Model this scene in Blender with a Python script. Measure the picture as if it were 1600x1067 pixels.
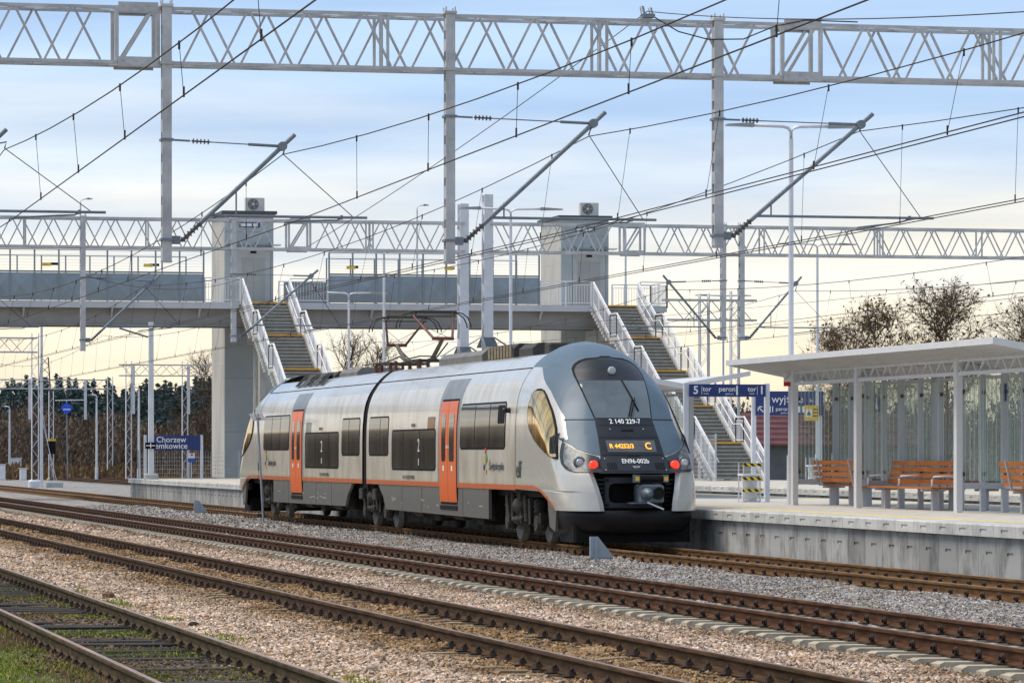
import bpy, math, random, os
import numpy as np
from mathutils import Vector, Matrix
for o in list(bpy.data.objects): bpy.data.objects.remove(o)
SC = bpy.context.scene
COL = SC.collection
R = math.radians
random.seed(7)
# ---------------------------------------------------------------- camera
# X = across the tracks, Y = along the tracks (away), z = 0 at the rail heads
F, VX, HY, H = 5950.0, -530.0, 708.0, 1.906
LL = math.hypot(F, 1330.0); CC = F / LL; SS = 1330.0 / LL
def onX(x, y, X):
    Z = X * LL / (x - VX); return ((Z - SS * X) / CC, H + (HY - y) * Z / F)
def onY(x, y, Y):
    k = (x - VX) / LL; Z = CC * Y / (1 - SS * k); return (k * Z, H + (HY - y) * Z / F)
cam = bpy.data.cameras.new('camera'); camo = bpy.data.objects.new('camera', cam); COL.objects.link(camo)
camo.location = (0, 0, H); camo.rotation_euler = (R(90), 0, -math.atan2(1330, F))
cam.sensor_width = 36; cam.lens = F / 1600 * 36; cam.shift_y = (HY - 533.5) / 1600
cam.clip_start = 0.5; cam.clip_end = 6000
SC.camera = camo
# ---------------------------------------------------------------- sky, sun, exposure
SUN_AZ = Vector((-0.93, 0.37, 0)).normalized(); SUN_EL = R(58)
w = bpy.data.worlds.new('World'); SC.world = w; w.use_nodes = True
nt = w.node_tree; nt.nodes.clear(); N = nt.nodes; K = nt.links
wo = N.new('ShaderNodeOutputWorld')
sky = N.new('ShaderNodeTexSky'); sky.sky_type = 'NISHITA'; sky.sun_disc = False
sky.sun_elevation = SUN_EL; sky.sun_rotation = math.atan2(SUN_AZ.x, SUN_AZ.y)
b1 = N.new('ShaderNodeBackground'); b1.inputs[1].default_value = 0.11; K.new(sky.outputs[0], b1.inputs[0])
tc = N.new('ShaderNodeTexCoord'); sx = N.new('ShaderNodeSeparateXYZ'); K.new(tc.outputs['Generated'], sx.inputs[0])
# veil of thin cloud: colour follows the elevation, broken up by stretched noise
mp = N.new('ShaderNodeMapping'); mp.inputs['Scale'].default_value = (5, 5, 30); K.new(tc.outputs['Generated'], mp.inputs[0])
nz = N.new('ShaderNodeTexNoise'); nz.inputs['Scale'].default_value = 1.6; nz.inputs['Detail'].default_value = 6; nz.inputs['Roughness'].default_value = .5
K.new(mp.outputs[0], nz.inputs['Vector'])
m1 = N.new('ShaderNodeMath'); m1.operation = 'MULTIPLY_ADD'; m1.inputs[1].default_value = 0.085; m1.inputs[2].default_value = -0.044
K.new(nz.outputs[0], m1.inputs[0])
m2 = N.new('ShaderNodeMath'); m2.operation = 'ADD'; K.new(m1.outputs[0], m2.inputs[0]); K.new(sx.outputs[2], m2.inputs[1])
rp = N.new('ShaderNodeValToRGB'); K.new(m2.outputs[0], rp.inputs[0])
e = rp.color_ramp.elements; e[0].position = 0; e[0].color = (.94, .79, .60, 1); e[1].position = 1; e[1].color = (.40, .50, .66, 1)
for p, c in ((.020, (.99, .87, .67)), (.036, (1.0, .93, .78)), (.054, (.94, .93, .89)), (.073, (.72, .81, .92)), (.098, (.48, .66, .92)), (.125, (.44, .62, .90)), (.17, (.50, .64, .86)), (.4, (.46, .57, .74))):
    q = e.new(p); q.color = (*c, 1)
# cloud greys
mp2 = N.new('ShaderNodeMapping'); mp2.inputs['Scale'].default_value = (2.6, 2.6, 34); mp2.inputs['Location'].default_value = (3.1, .4, .7); K.new(tc.outputs['Generated'], mp2.inputs[0])
nz2 = N.new('ShaderNodeTexNoise'); nz2.inputs['Scale'].default_value = 1.9; nz2.inputs['Detail'].default_value = 7; K.new(mp2.outputs[0], nz2.inputs['Vector'])
cr2 = N.new('ShaderNodeValToRGB'); cr2.color_ramp.elements[0].position = .36; cr2.color_ramp.elements[0].color = (.83, .855, .90, 1); cr2.color_ramp.elements[1].position = .68; cr2.color_ramp.elements[1].color = (1.14, 1.11, 1.06, 1)
K.new(nz2.outputs[0], cr2.inputs[0])
mx = N.new('ShaderNodeMix'); mx.data_type = 'RGBA'; mx.blend_type = 'MULTIPLY'; mx.inputs[0].default_value = 1
K.new(rp.outputs[0], mx.inputs[6]); K.new(cr2.outputs[0], mx.inputs[7])
b2 = N.new('ShaderNodeBackground'); b2.inputs[1].default_value = .83; K.new(mx.outputs[2], b2.inputs[0])
ms = N.new('ShaderNodeMixShader'); ms.inputs[0].default_value = .9
K.new(b1.outputs[0], ms.inputs[1]); K.new(b2.outputs[0], ms.inputs[2]); K.new(ms.outputs[0], wo.inputs[0])
sl = bpy.data.lights.new('sun', 'SUN'); sl.energy = 2.5; sl.angle = R(35); sl.color = (1, .90, .76)
so = bpy.data.objects.new('sun', sl); COL.objects.link(so)
sd = (SUN_AZ * math.cos(SUN_EL) + Vector((0, 0, math.sin(SUN_EL))))
so.rotation_euler = sd.to_track_quat('Z', 'Y').to_euler(); so.location = (-30, 40, 60)
SC.view_settings.view_transform = 'Standard'; SC.view_settings.look = 'None'
SC.view_settings.exposure = 0.44; SC.view_settings.gamma = 1
# ---------------------------------------------------------------- materials
MAT = {}
def mat(name, col, rough=.6, metal=0., var=.12, scale=3., bump=0., bscale=40., spec=.5, emit=None, estr=0., stretch=(1, 1, 1), col2=None, c2amt=.5, alpha=None):
    if name in MAT: return MAT[name]
    m = bpy.data.materials.new(name); m.use_nodes = True; t = m.node_tree; n = t.nodes; k = t.links
    p = n['Principled BSDF']; p.inputs['Roughness'].default_value = rough; p.inputs['Metallic'].default_value = metal
    p.inputs['Specular IOR Level'].default_value = spec
    tc = n.new('ShaderNodeNewGeometry'); mp = n.new('ShaderNodeMapping'); mp.inputs['Scale'].default_value = stretch
    k.new(tc.outputs['Position'], mp.inputs[0])
    nz = n.new('ShaderNodeTexNoise'); nz.inputs['Scale'].default_value = scale; nz.inputs['Detail'].default_value = 6; nz.inputs['Roughness'].default_value = .62
    k.new(mp.outputs[0], nz.inputs['Vector'])
    cr = n.new('ShaderNodeValToRGB'); a = cr.color_ramp.elements
    d = [max(0, c * (1 - var)) for c in col]; u = [min(1, c * (1 + var)) for c in col]
    if col2: d = list(col2)
    a[0].position = .35 if not col2 else c2amt - .12; a[0].color = (*d, 1); a[1].position = .68 if not col2 else c2amt + .12; a[1].color = (*u, 1)
    k.new(nz.outputs[0], cr.inputs[0]); k.new(cr.outputs[0], p.inputs['Base Color'])
    if bump:
        n2 = n.new('ShaderNodeTexNoise'); n2.inputs['Scale'].default_value = bscale; n2.inputs['Detail'].default_value = 4; k.new(tc.outputs['Position'], n2.inputs['Vector'])
        b = n.new('ShaderNodeBump'); b.inputs['Strength'].default_value = bump; b.inputs['Distance'].default_value = .02
        k.new(n2.outputs[0], b.inputs['Height']); k.new(b.outputs[0], p.inputs['Normal'])
    if emit:
        p.inputs['Emission Color'].default_value = (*emit, 1); p.inputs['Emission Strength'].default_value = estr
    if alpha is not None: p.inputs['Alpha'].default_value = alpha
    MAT[name] = m; return m
def glass(name, col, mixf, rough=.05):
    # thin pane: tinted transparency mixed with a glossy, slightly dusty coat
    if name in MAT: return MAT[name]
    m = bpy.data.materials.new(name); m.use_nodes = True; t = m.node_tree; n = t.nodes; k = t.links
    p = n['Principled BSDF']; p.inputs['Base Color'].default_value = (.35, .4, .4, 1); p.inputs['Roughness'].default_value = rough
    tr = n.new('ShaderNodeBsdfTransparent'); tr.inputs[0].default_value = (*col, 1)
    mx = n.new('ShaderNodeMixShader'); mx.inputs[0].default_value = mixf
    k.new(tr.outputs[0], mx.inputs[1]); k.new(p.outputs[0], mx.inputs[2]); k.new(mx.outputs[0], n['Material Output'].inputs[0])
    MAT[name] = m; return m
STEEL = mat('galvanised_steel', (.52, .53, .55), .55, .2, .2, 2.2, .1, 60)
STEELD = mat('dark_galvanised_tube', (.20, .24, .28), .45, .35, .15, 5)
STEELL = mat('pale_painted_steel', (.66, .68, .73), .5, .0, .08, 2.)
WHITEP = mat('white_paint', (.78, .78, .79), .45, 0, .06, 2.)
WIRE = mat('old_copper_wire', (.055, .042, .035), .6, .5, .3, 2)
DARK = mat('black_rubber', (.009, .009, .010), .7, 0, .3, 6, spec=.15)
INSUL = mat('dark_insulator', (.10, .10, .11), .35, 0, .2, 8)
CONC = mat('concrete', (.46, .46, .45), .85, 0, .16, 1.3, .25, 50)
CONCD = mat('weathered_concrete', (.44, .44, .43), .9, 0, .2, 2.2, .3, 45, stretch=(1, 1, .35), col2=(.27, .27, .27), c2amt=.44)
NAVY = mat('navy_sign', (.012, .035, .17), .4, 0, .1, 2)
WTXT = mat('white_letters', (.82, .82, .82), .5, 0, .04, 4)
YEL = mat('yellow_paint', (.78, .52, .06), .6, 0, .12, 4)
GREYM = mat('grey_metal_panel', (.25, .29, .32), .55, .1, .12, 1.4)
# ---------------------------------------------------------------- geometry helpers
class MB:
    def __init__(s): s.v = []; s.f = []; s.m = []; s.mi = 0; s.smooth = []; s.sm = False
    def add(s, vs, fs, sm=None):
        o = len(s.v); s.v += [tuple(p) for p in vs]
        for f in fs: s.f.append(tuple(i + o for i in f)); s.m.append(s.mi); s.smooth.append(s.sm if sm is None else sm)
        return s
    def box(s, x0, x1, y0, y1, z0, z1):
        return s.add([(x0, y0, z0), (x1, y0, z0), (x1, y1, z0), (x0, y1, z0), (x0, y0, z1), (x1, y0, z1), (x1, y1, z1), (x0, y1, z1)],
                     [(0, 3, 2, 1), (4, 5, 6, 7), (0, 1, 5, 4), (1, 2, 6, 5), (2, 3, 7, 6), (3, 0, 4, 7)])
    def bbox(s, x0, x1, y0, y1, z0, z1, b=.02):
        # box with chamfered top edge and vertical edges
        P = []
        for z, d in ((z0, 0), (z1 - b, 0), (z1, b)):
            P += [(x0 + d + b, y0 + d, z), (x1 - d - b, y0 + d, z), (x1 - d, y0 + d + b, z), (x1 - d, y1 - d - b, z), (x1 - d - b, y1 - d, z), (x0 + d + b, y1 - d, z), (x0 + d, y1 - d - b, z), (x0 + d, y0 + d + b, z)]
        fs = [tuple(range(7, -1, -1)), tuple(range(16, 24))]
        for l in (0, 8):
            for i in range(8): j = (i + 1) % 8; fs.append((l + i, l + j, l + 8 + j, l + 8 + i))
        return s.add(P, fs)
    def bar(s, p, q, w, h, up=(0, 0, 1)):
        p = Vector(p); q = Vector(q); d = (q - p).normalized(); u = Vector(up)
        if abs(d.dot(u)) > .98: u = Vector((0, 1, 0)) if abs(d.y) < .9 else Vector((1, 0, 0))
        a = d.cross(u).normalized() * (w / 2); b = a.cross(d).normalized() * (h / 2)
        vs = [p - a - b, p + a - b, p + a + b, p - a + b, q - a - b, q + a - b, q + a + b, q - a + b]
        return s.add(vs, [(0, 1, 2, 3), (7, 6, 5, 4), (0, 4, 5, 1), (1, 5, 6, 2), (2, 6, 7, 3), (3, 7, 4, 0)])
    def tube(s, p, q, r, n=8, r2=None, cap=True):
        p = Vector(p); q = Vector(q); d = (q - p)
        if d.length < 1e-6: return s
        d.normalize(); u = Vector((0, 0, 1)) if abs(d.z) < .95 else Vector((1, 0, 0))
        a = d.cross(u).normalized(); b = d.cross(a).normalized(); r2 = r if r2 is None else r2
        vs = [p + (a * math.cos(t) + b * math.sin(t)) * r for t in [2 * math.pi * i / n for i in range(n)]]
        vs += [q + (a * math.cos(t) + b * math.sin(t)) * r2 for t in [2 * math.pi * i / n for i in range(n)]]
        fs = [(i, i + n, (i + 1) % n + n, (i + 1) % n) for i in range(n)]
        s.add(vs, fs, n > 4)
        if cap: s.add(vs, [tuple(range(n)), tuple(range(2 * n - 1, n - 1, -1))], False)
        return s
    def path(s, pts, r, n=6):
        pts = [Vector(p) for p in pts]; rings = []; o = len(s.v); N_ = len(pts)
        for i, p in enumerate(pts):
            d = (pts[min(i + 1, N_ - 1)] - pts[max(i - 1, 0)]).normalized()
            u = Vector((0, 0, 1)) if abs(d.z) < .9 else Vector((1, 0, 0))
            a = d.cross(u).normalized(); b = d.cross(a).normalized(); rr = r[i] if isinstance(r, (list, tuple)) else r
            rings += [p + (a * math.cos(t) + b * math.sin(t)) * rr for t in [2 * math.pi * j / n for j in range(n)]]
        fs = []
        for i in range(N_ - 1):
            for j in range(n): fs.append((i * n + j, (i + 1) * n + j, (i + 1) * n + (j + 1) % n, i * n + (j + 1) % n))
        s.add(rings, fs, True); s.add([], [])
        s.f.append(tuple(o + j for j in range(n))); s.m.append(s.mi); s.smooth.append(False)
        s.f.append(tuple(o + (N_ - 1) * n + j for j in range(n - 1, -1, -1))); s.m.append(s.mi); s.smooth.append(False)
        return s
    def prism(s, poly, axis, a, b):
        # poly: 2-D points; axis 'x': (y,z), 'y': (x,z), 'z': (x,y)
        def P(p, t): return (t, p[0], p[1]) if axis == 'x' else ((p[0], t, p[1]) if axis == 'y' else (p[0], p[1], t))
        n = len(poly); vs = [P(p, a) for p in poly] + [P(p, b) for p in poly]
        fs = [tuple(range(n)), tuple(range(2 * n - 1, n - 1, -1))] + [(i, i + n, (i + 1) % n + n, (i + 1) % n) for i in range(n)]
        return s.add(vs, fs)
    def lathe(s, c, prof, axis='z', n=16):
        # prof: (radius, height) pairs
        vs = []; c = Vector(c)
        for r, h in prof:
            for i in range(n):
                t = 2 * math.pi * i / n; a, b = r * math.cos(t), r * math.sin(t)
                vs.append(c + Vector({'z': (a, b, h), 'y': (a, h, b), 'x': (h, a, b)}[axis]))
        fs = []
        for k in range(len(prof) - 1):
            for i in range(n): fs.append((k * n + i, k * n + (i + 1) % n, (k + 1) * n + (i + 1) % n, (k + 1) * n + i))
        s.add(vs, fs, True)
        o = len(s.v) - len(vs); e = len(vs) - n
        s.f.append(tuple(o + i for i in range(n - 1, -1, -1))); s.m.append(s.mi); s.smooth.append(False)
        s.f.append(tuple(o + e + i for i in range(n))); s.m.append(s.mi); s.smooth.append(False)
        return s
    def rows(s, rows, rim=None, smooth=True):
        # quad sheet from equal-length rows of points; rim = inward vector length pulled along -normal to give thickness
        n = len(rows[0]); m_ = len(rows); vs = [Vector(p) for r in rows for p in r]
        fs = [(i * n + j, i * n + j + 1, (i + 1) * n + j + 1, (i + 1) * n + j) for i in range(m_ - 1) for j in range(n - 1)]
        s.add(vs, fs, smooth)
        if rim is not None:
            bd = [j for j in range(n)] + [i * n + n - 1 for i in range(1, m_)] + [(m_ - 1) * n + j for j in range(n - 2, -1, -1)] + [i * n for i in range(m_ - 2, 0, -1)]
            rv = Vector(rim); q = len(bd)
            vv = [vs[i] for i in bd] + [vs[i] + rv for i in bd]
            s.add(vv, [(i, i + q, (i + 1) % q + q, (i + 1) % q) for i in range(q)], False)
        return s
    def mesh(s, name, mats):
        me = bpy.data.meshes.new(name); me.from_pydata([tuple(v) for v in s.v], [], s.f); me.update()
        for m in (mats if isinstance(mats, (list, tuple)) else [mats]): me.materials.append(m)
        me.polygons.foreach_set('material_index', s.m); me.polygons.foreach_set('use_smooth', s.smooth)
        return me
    def flip(s, M):  # mirror along Y about M/2
        s.v = [(x, M - y, z) for x, y, z in s.v]; s.f = [tuple(reversed(f)) for f in s.f]; return s
    def build(s, name, mats, parent=None, origin=None):
        """one mesh object; vertices are given in world space and moved into the parent's space"""
        if parent is not None: o3 = ORG[parent.name]
        elif origin is not None: o3 = Vector(origin)
        else:
            a = np.array(s.v); o3 = Vector(((a[:, 0].min() + a[:, 0].max()) / 2, (a[:, 1].min() + a[:, 1].max()) / 2, a[:, 2].min()))
        s.v = [(v[0] - o3.x, v[1] - o3.y, v[2] - o3.z) for v in s.v]
        ob = bpy.data.objects.new(name, s.mesh(name, mats)); COL.objects.link(ob)
        if parent is not None: ob.parent = parent
        else: ob.location = o3
        ORG[ob.name] = o3
        return ob
ORG = {}
def tag(o, label=None, cat=None, group=None, kind=None):
    if label: o['label'] = label
    if cat: o['category'] = cat
    if group: o['group'] = group
    if kind: o['kind'] = kind
    return o
def thing(name, loc, label=None, cat=None, group=None, kind=None):
    o = bpy.data.objects.new(name, None); COL.objects.link(o); o.location = loc; o.empty_display_size = .2
    ORG[o.name] = Vector(loc); return tag(o, label, cat, group, kind)
def inst(name, me, parent, loc, rz=0., sc=None, rot=None):
    """a piece that shares its mesh with its likes; loc in world space"""
    o = bpy.data.objects.new(name, me); COL.objects.link(o); o.parent = parent
    o.location = Vector(loc) - ORG[parent.name]; o.rotation_euler = rot if rot else (0, 0, rz)
    if sc: o.scale = sc
    return o
def stretch(name, me, parent, p, q):
    """place a shared unit bar (along +Z, 1 m) between two points"""
    p = Vector(p); q = Vector(q); d = q - p
    o = bpy.data.objects.new(name, me); COL.objects.link(o); o.parent = parent
    o.location = p - ORG[parent.name]; o.rotation_euler = d.to_track_quat('Z', 'Y').to_euler(); o.scale = (1, 1, d.length)
    return o
def unit_bar(w_, h_, m): return MB().box(-w_ / 2, w_ / 2, -h_ / 2, h_ / 2, 0, 1).mesh('bar', m)
def copy_thing(o, loc, label=None, rz=None):
    c = o.copy(); COL.objects.link(c); c.location = loc; ORG[c.name] = Vector(loc)
    if rz is not None: c.rotation_euler = (0, 0, rz)
    if label: c['label'] = label
    for ch in list(o.children):
        d = ch.copy(); COL.objects.link(d); d.parent = c
        for g in list(ch.children):
            h = g.copy(); COL.objects.link(h); h.parent = d
    return c
def text_mesh(body, size, align='CENTER', bold=0.0, ext=.002, space=1.0):
    cu = bpy.data.curves.new('text', 'FONT'); cu.body = body; cu.size = size; cu.align_x = align; cu.align_y = 'CENTER'
    cu.offset = bold; cu.extrude = ext; cu.resolution_u = 3; cu.space_character = space
    ob = bpy.data.objects.new('text', cu); COL.objects.link(ob); bpy.context.view_layer.update()
    dg = bpy.context.evaluated_depsgraph_get(); me = bpy.data.meshes.new_from_object(ob.evaluated_get(dg))
    bpy.data.objects.remove(ob); bpy.data.curves.remove(cu); return me
def text(body, size, loc, m, parent, facing='-Y', name='lettering', align='CENTER', bold=0.0, shear=None, conform=None, space=1.0):
    me = text_mesh(body, size, align, bold, .002, space); me.materials.clear(); me.materials.append(m)
    loc = Vector(loc); o3 = ORG[parent.name]
    for v in me.vertices:
        x, y, d = v.co
        if facing == '-Y': p = Vector((loc.x + x, loc.y - d, loc.z + y))
        elif facing == '-X': p = Vector((loc.x - d, loc.y - x, loc.z + y))
        else: p = Vector((loc.x - x, loc.y + d, loc.z + y))
        if conform: p = conform(p, d)
        v.co = p - o3
    ob = bpy.data.objects.new(name, me); COL.objects.link(ob); ob.parent = parent; ORG[ob.name] = o3
    return ob
# ================================================================ GROUND, BALLAST, TRACKS
def zone_material(name, stone):
    """colour of ballast by its place across the tracks (old pink chippings, brown dirt, fresh grey stone)"""
    m = bpy.data.materials.new(name); m.use_nodes = True; t = m.node_tree; n = t.nodes; k = t.links
    p = n['Principled BSDF']; p.inputs['Roughness'].default_value = .9; p.inputs['Specular IOR Level'].default_value = .25
    g = n.new('ShaderNodeNewGeometry'); sp = n.new('ShaderNodeSeparateXYZ'); k.new(g.outputs['Position'], sp.inputs[0])
    nz = n.new('ShaderNodeTexNoise'); nz.inputs['Scale'].default_value = .55; nz.inputs['Detail'].default_value = 5; nz.inputs['Roughness'].default_value = .65
    k.new(g.outputs['Position'], nz.inputs['Vector'])
    a = n.new('ShaderNodeMath'); a.operation = 'MULTIPLY_ADD'; a.inputs[1].default_value = 2.4; a.inputs[2].default_value = -1.2; k.new(nz.outputs[0], a.inputs[0])
    b = n.new('ShaderNodeMath'); b.operation = 'ADD'; k.new(sp.outputs[0], b.inputs[0]); k.new(a.outputs[0], b.inputs[1])
    d = n.new('ShaderNodeMath'); d.operation = 'DIVIDE'; d.inputs[1].default_value = 24; k.new(b.outputs[0], d.inputs[0])
    cr = n.new('ShaderNodeValToRGB'); k.new(d.outputs[0], cr.inputs[0]); e = cr.color_ramp.elements
    Z = [(0, (.12, .14, .035)), (3.2, (.12, .13, .035)), (3.7, (.11, .085, .055)), (5.6, (.13, .10, .065)), (6.1, (.54, .435, .345)), (7.2, (.53, .425, .335)), (8.0, (.28, .19, .105)), (10.0, (.31, .21, .115)), (10.7, (.50, .40, .32)), (11.5, (.52, .42, .34)), (12.1, (.27, .195, .125)), (12.6, (.33, .315, .30)), (20, (.33, .33, .335))]
    e[0].position = 0; e[0].color = (*Z[0][1], 1); e[1].position = 1; e[1].color = (*Z[-1][1], 1)
    for x, c in Z[1:-1]: q = e.new(x / 24); q.color = (*c, 1)
    if stone:
        oi = n.new('ShaderNodeObjectInfo'); r2 = n.new('ShaderNodeValToRGB'); k.new(oi.outputs['Random'], r2.inputs[0]); f = r2.color_ramp.elements
        f[0].position = 0; f[0].color = (.16, .16, .17, 1); f[1].position = 1; f[1].color = (1.7, 1.7, 1.72, 1)
        for x, c in ((.28, (.55, .53, .52)), (.5, (.92, .92, .92)), (.6, (1.0, .76, .50)), (.68, (1.15, 1.1, 1.05)), (.86, (1.3, 1.28, 1.3))): q = f.new(x); q.color = (*c, 1)
        f = r2.outputs[0]
    else:
        v = n.new('ShaderNodeTexVoronoi'); v.inputs['Scale'].default_value = 16; k.new(g.outputs['Position'], v.inputs['Vector'])
        r2 = n.new('ShaderNodeValToRGB'); k.new(v.outputs['Color'], r2.inputs[0]); q = r2.color_ramp.elements
        q[0].color = (.42, .42, .42, 1); q[1].color = (1.5, 1.48, 1.46, 1); f = r2.outputs[0]
        bm = n.new('ShaderNodeBump'); bm.inputs['Strength'].default_value = .9; bm.inputs['Distance'].default_value = .05; bm.invert = True
        k.new(v.outputs['Distance'], bm.inputs['Height']); k.new(bm.outputs[0], p.inputs['Normal'])
    mx = n.new('ShaderNodeMix'); mx.data_type = 'RGBA'; mx.blend_type = 'MULTIPLY'; mx.inputs[0].default_value = 1
    k.new(cr.outputs[0], mx.inputs[6]); k.new(f, mx.inputs[7])
    n3 = n.new('ShaderNodeTexNoise'); n3.inputs['Scale'].default_value = 1.5; n3.inputs['Detail'].default_value = 6; n3.inputs['Roughness'].default_value = .7; k.new(g.outputs['Position'], n3.inputs['Vector'])
    r3 = n.new('ShaderNodeValToRGB'); k.new(n3.outputs[0], r3.inputs[0]); r3.color_ramp.elements[0].position = .36; r3.color_ramp.elements[0].color = (.74, .65, .55, 1); r3.color_ramp.elements[1].position = .58; r3.color_ramp.elements[1].color = (1.16, 1.16, 1.16, 1)
    m3 = n.new('ShaderNodeMix'); m3.data_type = 'RGBA'; m3.blend_type = 'MULTIPLY'; m3.inputs[0].default_value = 1; k.new(mx.outputs[2], m3.inputs[6]); k.new(r3.outputs[0], m3.inputs[7]); k.new(m3.outputs[2], p.inputs['Base Color'])
    return m
BED = zone_material('ballast_bed', False); STONE = zone_material('ballast_stone', True)
EARTH = mat('winter_meadow', (.16, .13, .06), .95, 0, .4, .25, .5, 3, col2=(.07, .085, .03), c2amt=.5)
g = MB(); xs = [-700, -60, 2.6, 21, 60, 300, 1100]; ys = [-60, 20, 130, 300, 900, 1500]
g.add([(x, y, -.34 if not (x in (2.6, 21) and y in (20, 130)) else -.34) for y in ys for x in xs], [(j * 7 + i, j * 7 + i + 1, j * 7 + i + 8, j * 7 + i + 7) for j in range(5) for i in range(6)])
tag(g.build('ground', EARTH, origin=(0, 0, -.34)), kind='structure')
def bed_height(X, Y):
    rs = np.random.RandomState(3); z = np.full_like(X, -.215)
    for i in range(26):
        kx, ky, ph = rs.uniform(.4, 3.2), rs.uniform(.2, 2.2), rs.uniform(0, 6.28); z += .0045 * np.sin(kx * X + ky * Y + ph)
    for c, wd, hgt in ((16.5, 1.3, .055), (11.4, .7, .03), (7.0, .8, .03)): z += hgt * np.exp(-((X - c) / wd) ** 2)
    z += .055 * np.clip((4.0 - X) / .2, 0, 1); z -= .04 * np.exp(-((X - 12.6) / .32) ** 2)
    for c, wd, hgt in ((4.8, 1.25, .022), (9.1, 1.3, .026), (19.3, 1.4, .022), (13.75, 1.4, -.012)): z += hgt * np.clip((wd + .15 - np.abs(X - c)) / .3, 0, 1)
    return z
def grid_mesh(x0, x1, dx, y0, y1, dy, lift=0., cull=False):
    xs = np.arange(x0, x1 + dx / 2, dx); ys = np.arange(y0, y1 + dy / 2, dy); X, Y = np.meshgrid(xs, ys)
    Zz = bed_height(X, Y) + lift; nx = len(xs); ny = len(ys)
    V = np.stack([X.ravel(), Y.ravel(), Zz.ravel()], 1); i, j = np.meshgrid(np.arange(nx - 1), np.arange(ny - 1)); a = (j * nx + i).ravel()
    Q = np.stack([a, a + 1, a + nx + 1, a + nx], 1)
    if cull:
        c = V[Q].mean(1); Zd = CC * c[:, 1] + SS * c[:, 0]; pxx = c[:, 0] * LL / Zd + VX; pyy = HY + (H - c[:, 2]) * F / Zd
        Q = Q[(pxx > -140) & (pxx < 1740) & (pyy < 1130)]
        u, inv = np.unique(Q, return_inverse=True); V = V[u]; Q = inv.reshape(-1, 4)
    return V, Q
def np_obj(name, V, Q, m, sm=True):
    me = bpy.data.meshes.new(name); me.vertices.add(len(V)); me.vertices.foreach_set('co', V.astype(np.float32).ravel())
    k_ = Q.shape[1]; me.loops.add(Q.size); me.loops.foreach_set('vertex_index', Q.astype(np.int32).ravel()); me.polygons.add(len(Q))
    me.polygons.foreach_set('loop_start', np.arange(0, Q.size, k_, dtype=np.int32))
    me.update(calc_edges=True); me.validate(); me.polygons.foreach_set('use_smooth', [sm] * len(me.polygons)); me.materials.append(m)
    ob = bpy.data.objects.new(name, me); COL.objects.link(ob); return ob
V, Q = grid_mesh(-3, 21.2, .12, 18, 128, .2); tag(np_obj('ballast_bed', V, Q, BED), kind='structure')
V, Q = grid_mesh(-3, 21.2, .6, 128, 420, 2.); V[:, 2] -= .004; tag(np_obj('ballast_bed', V, Q, BED), kind='structure')
gb = MB().box(28.9, 36.2, 20, 420, -.33, -.22); tag(gb.build('ballast_bed', BED, origin=(30, 100, -.22)), kind='structure')
gb = MB().box(21.2, 28.9, 174.5, 420, -.33, -.222); tag(gb.build('ballast_bed', BED, origin=(25, 250, -.22)), kind='structure')
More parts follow.
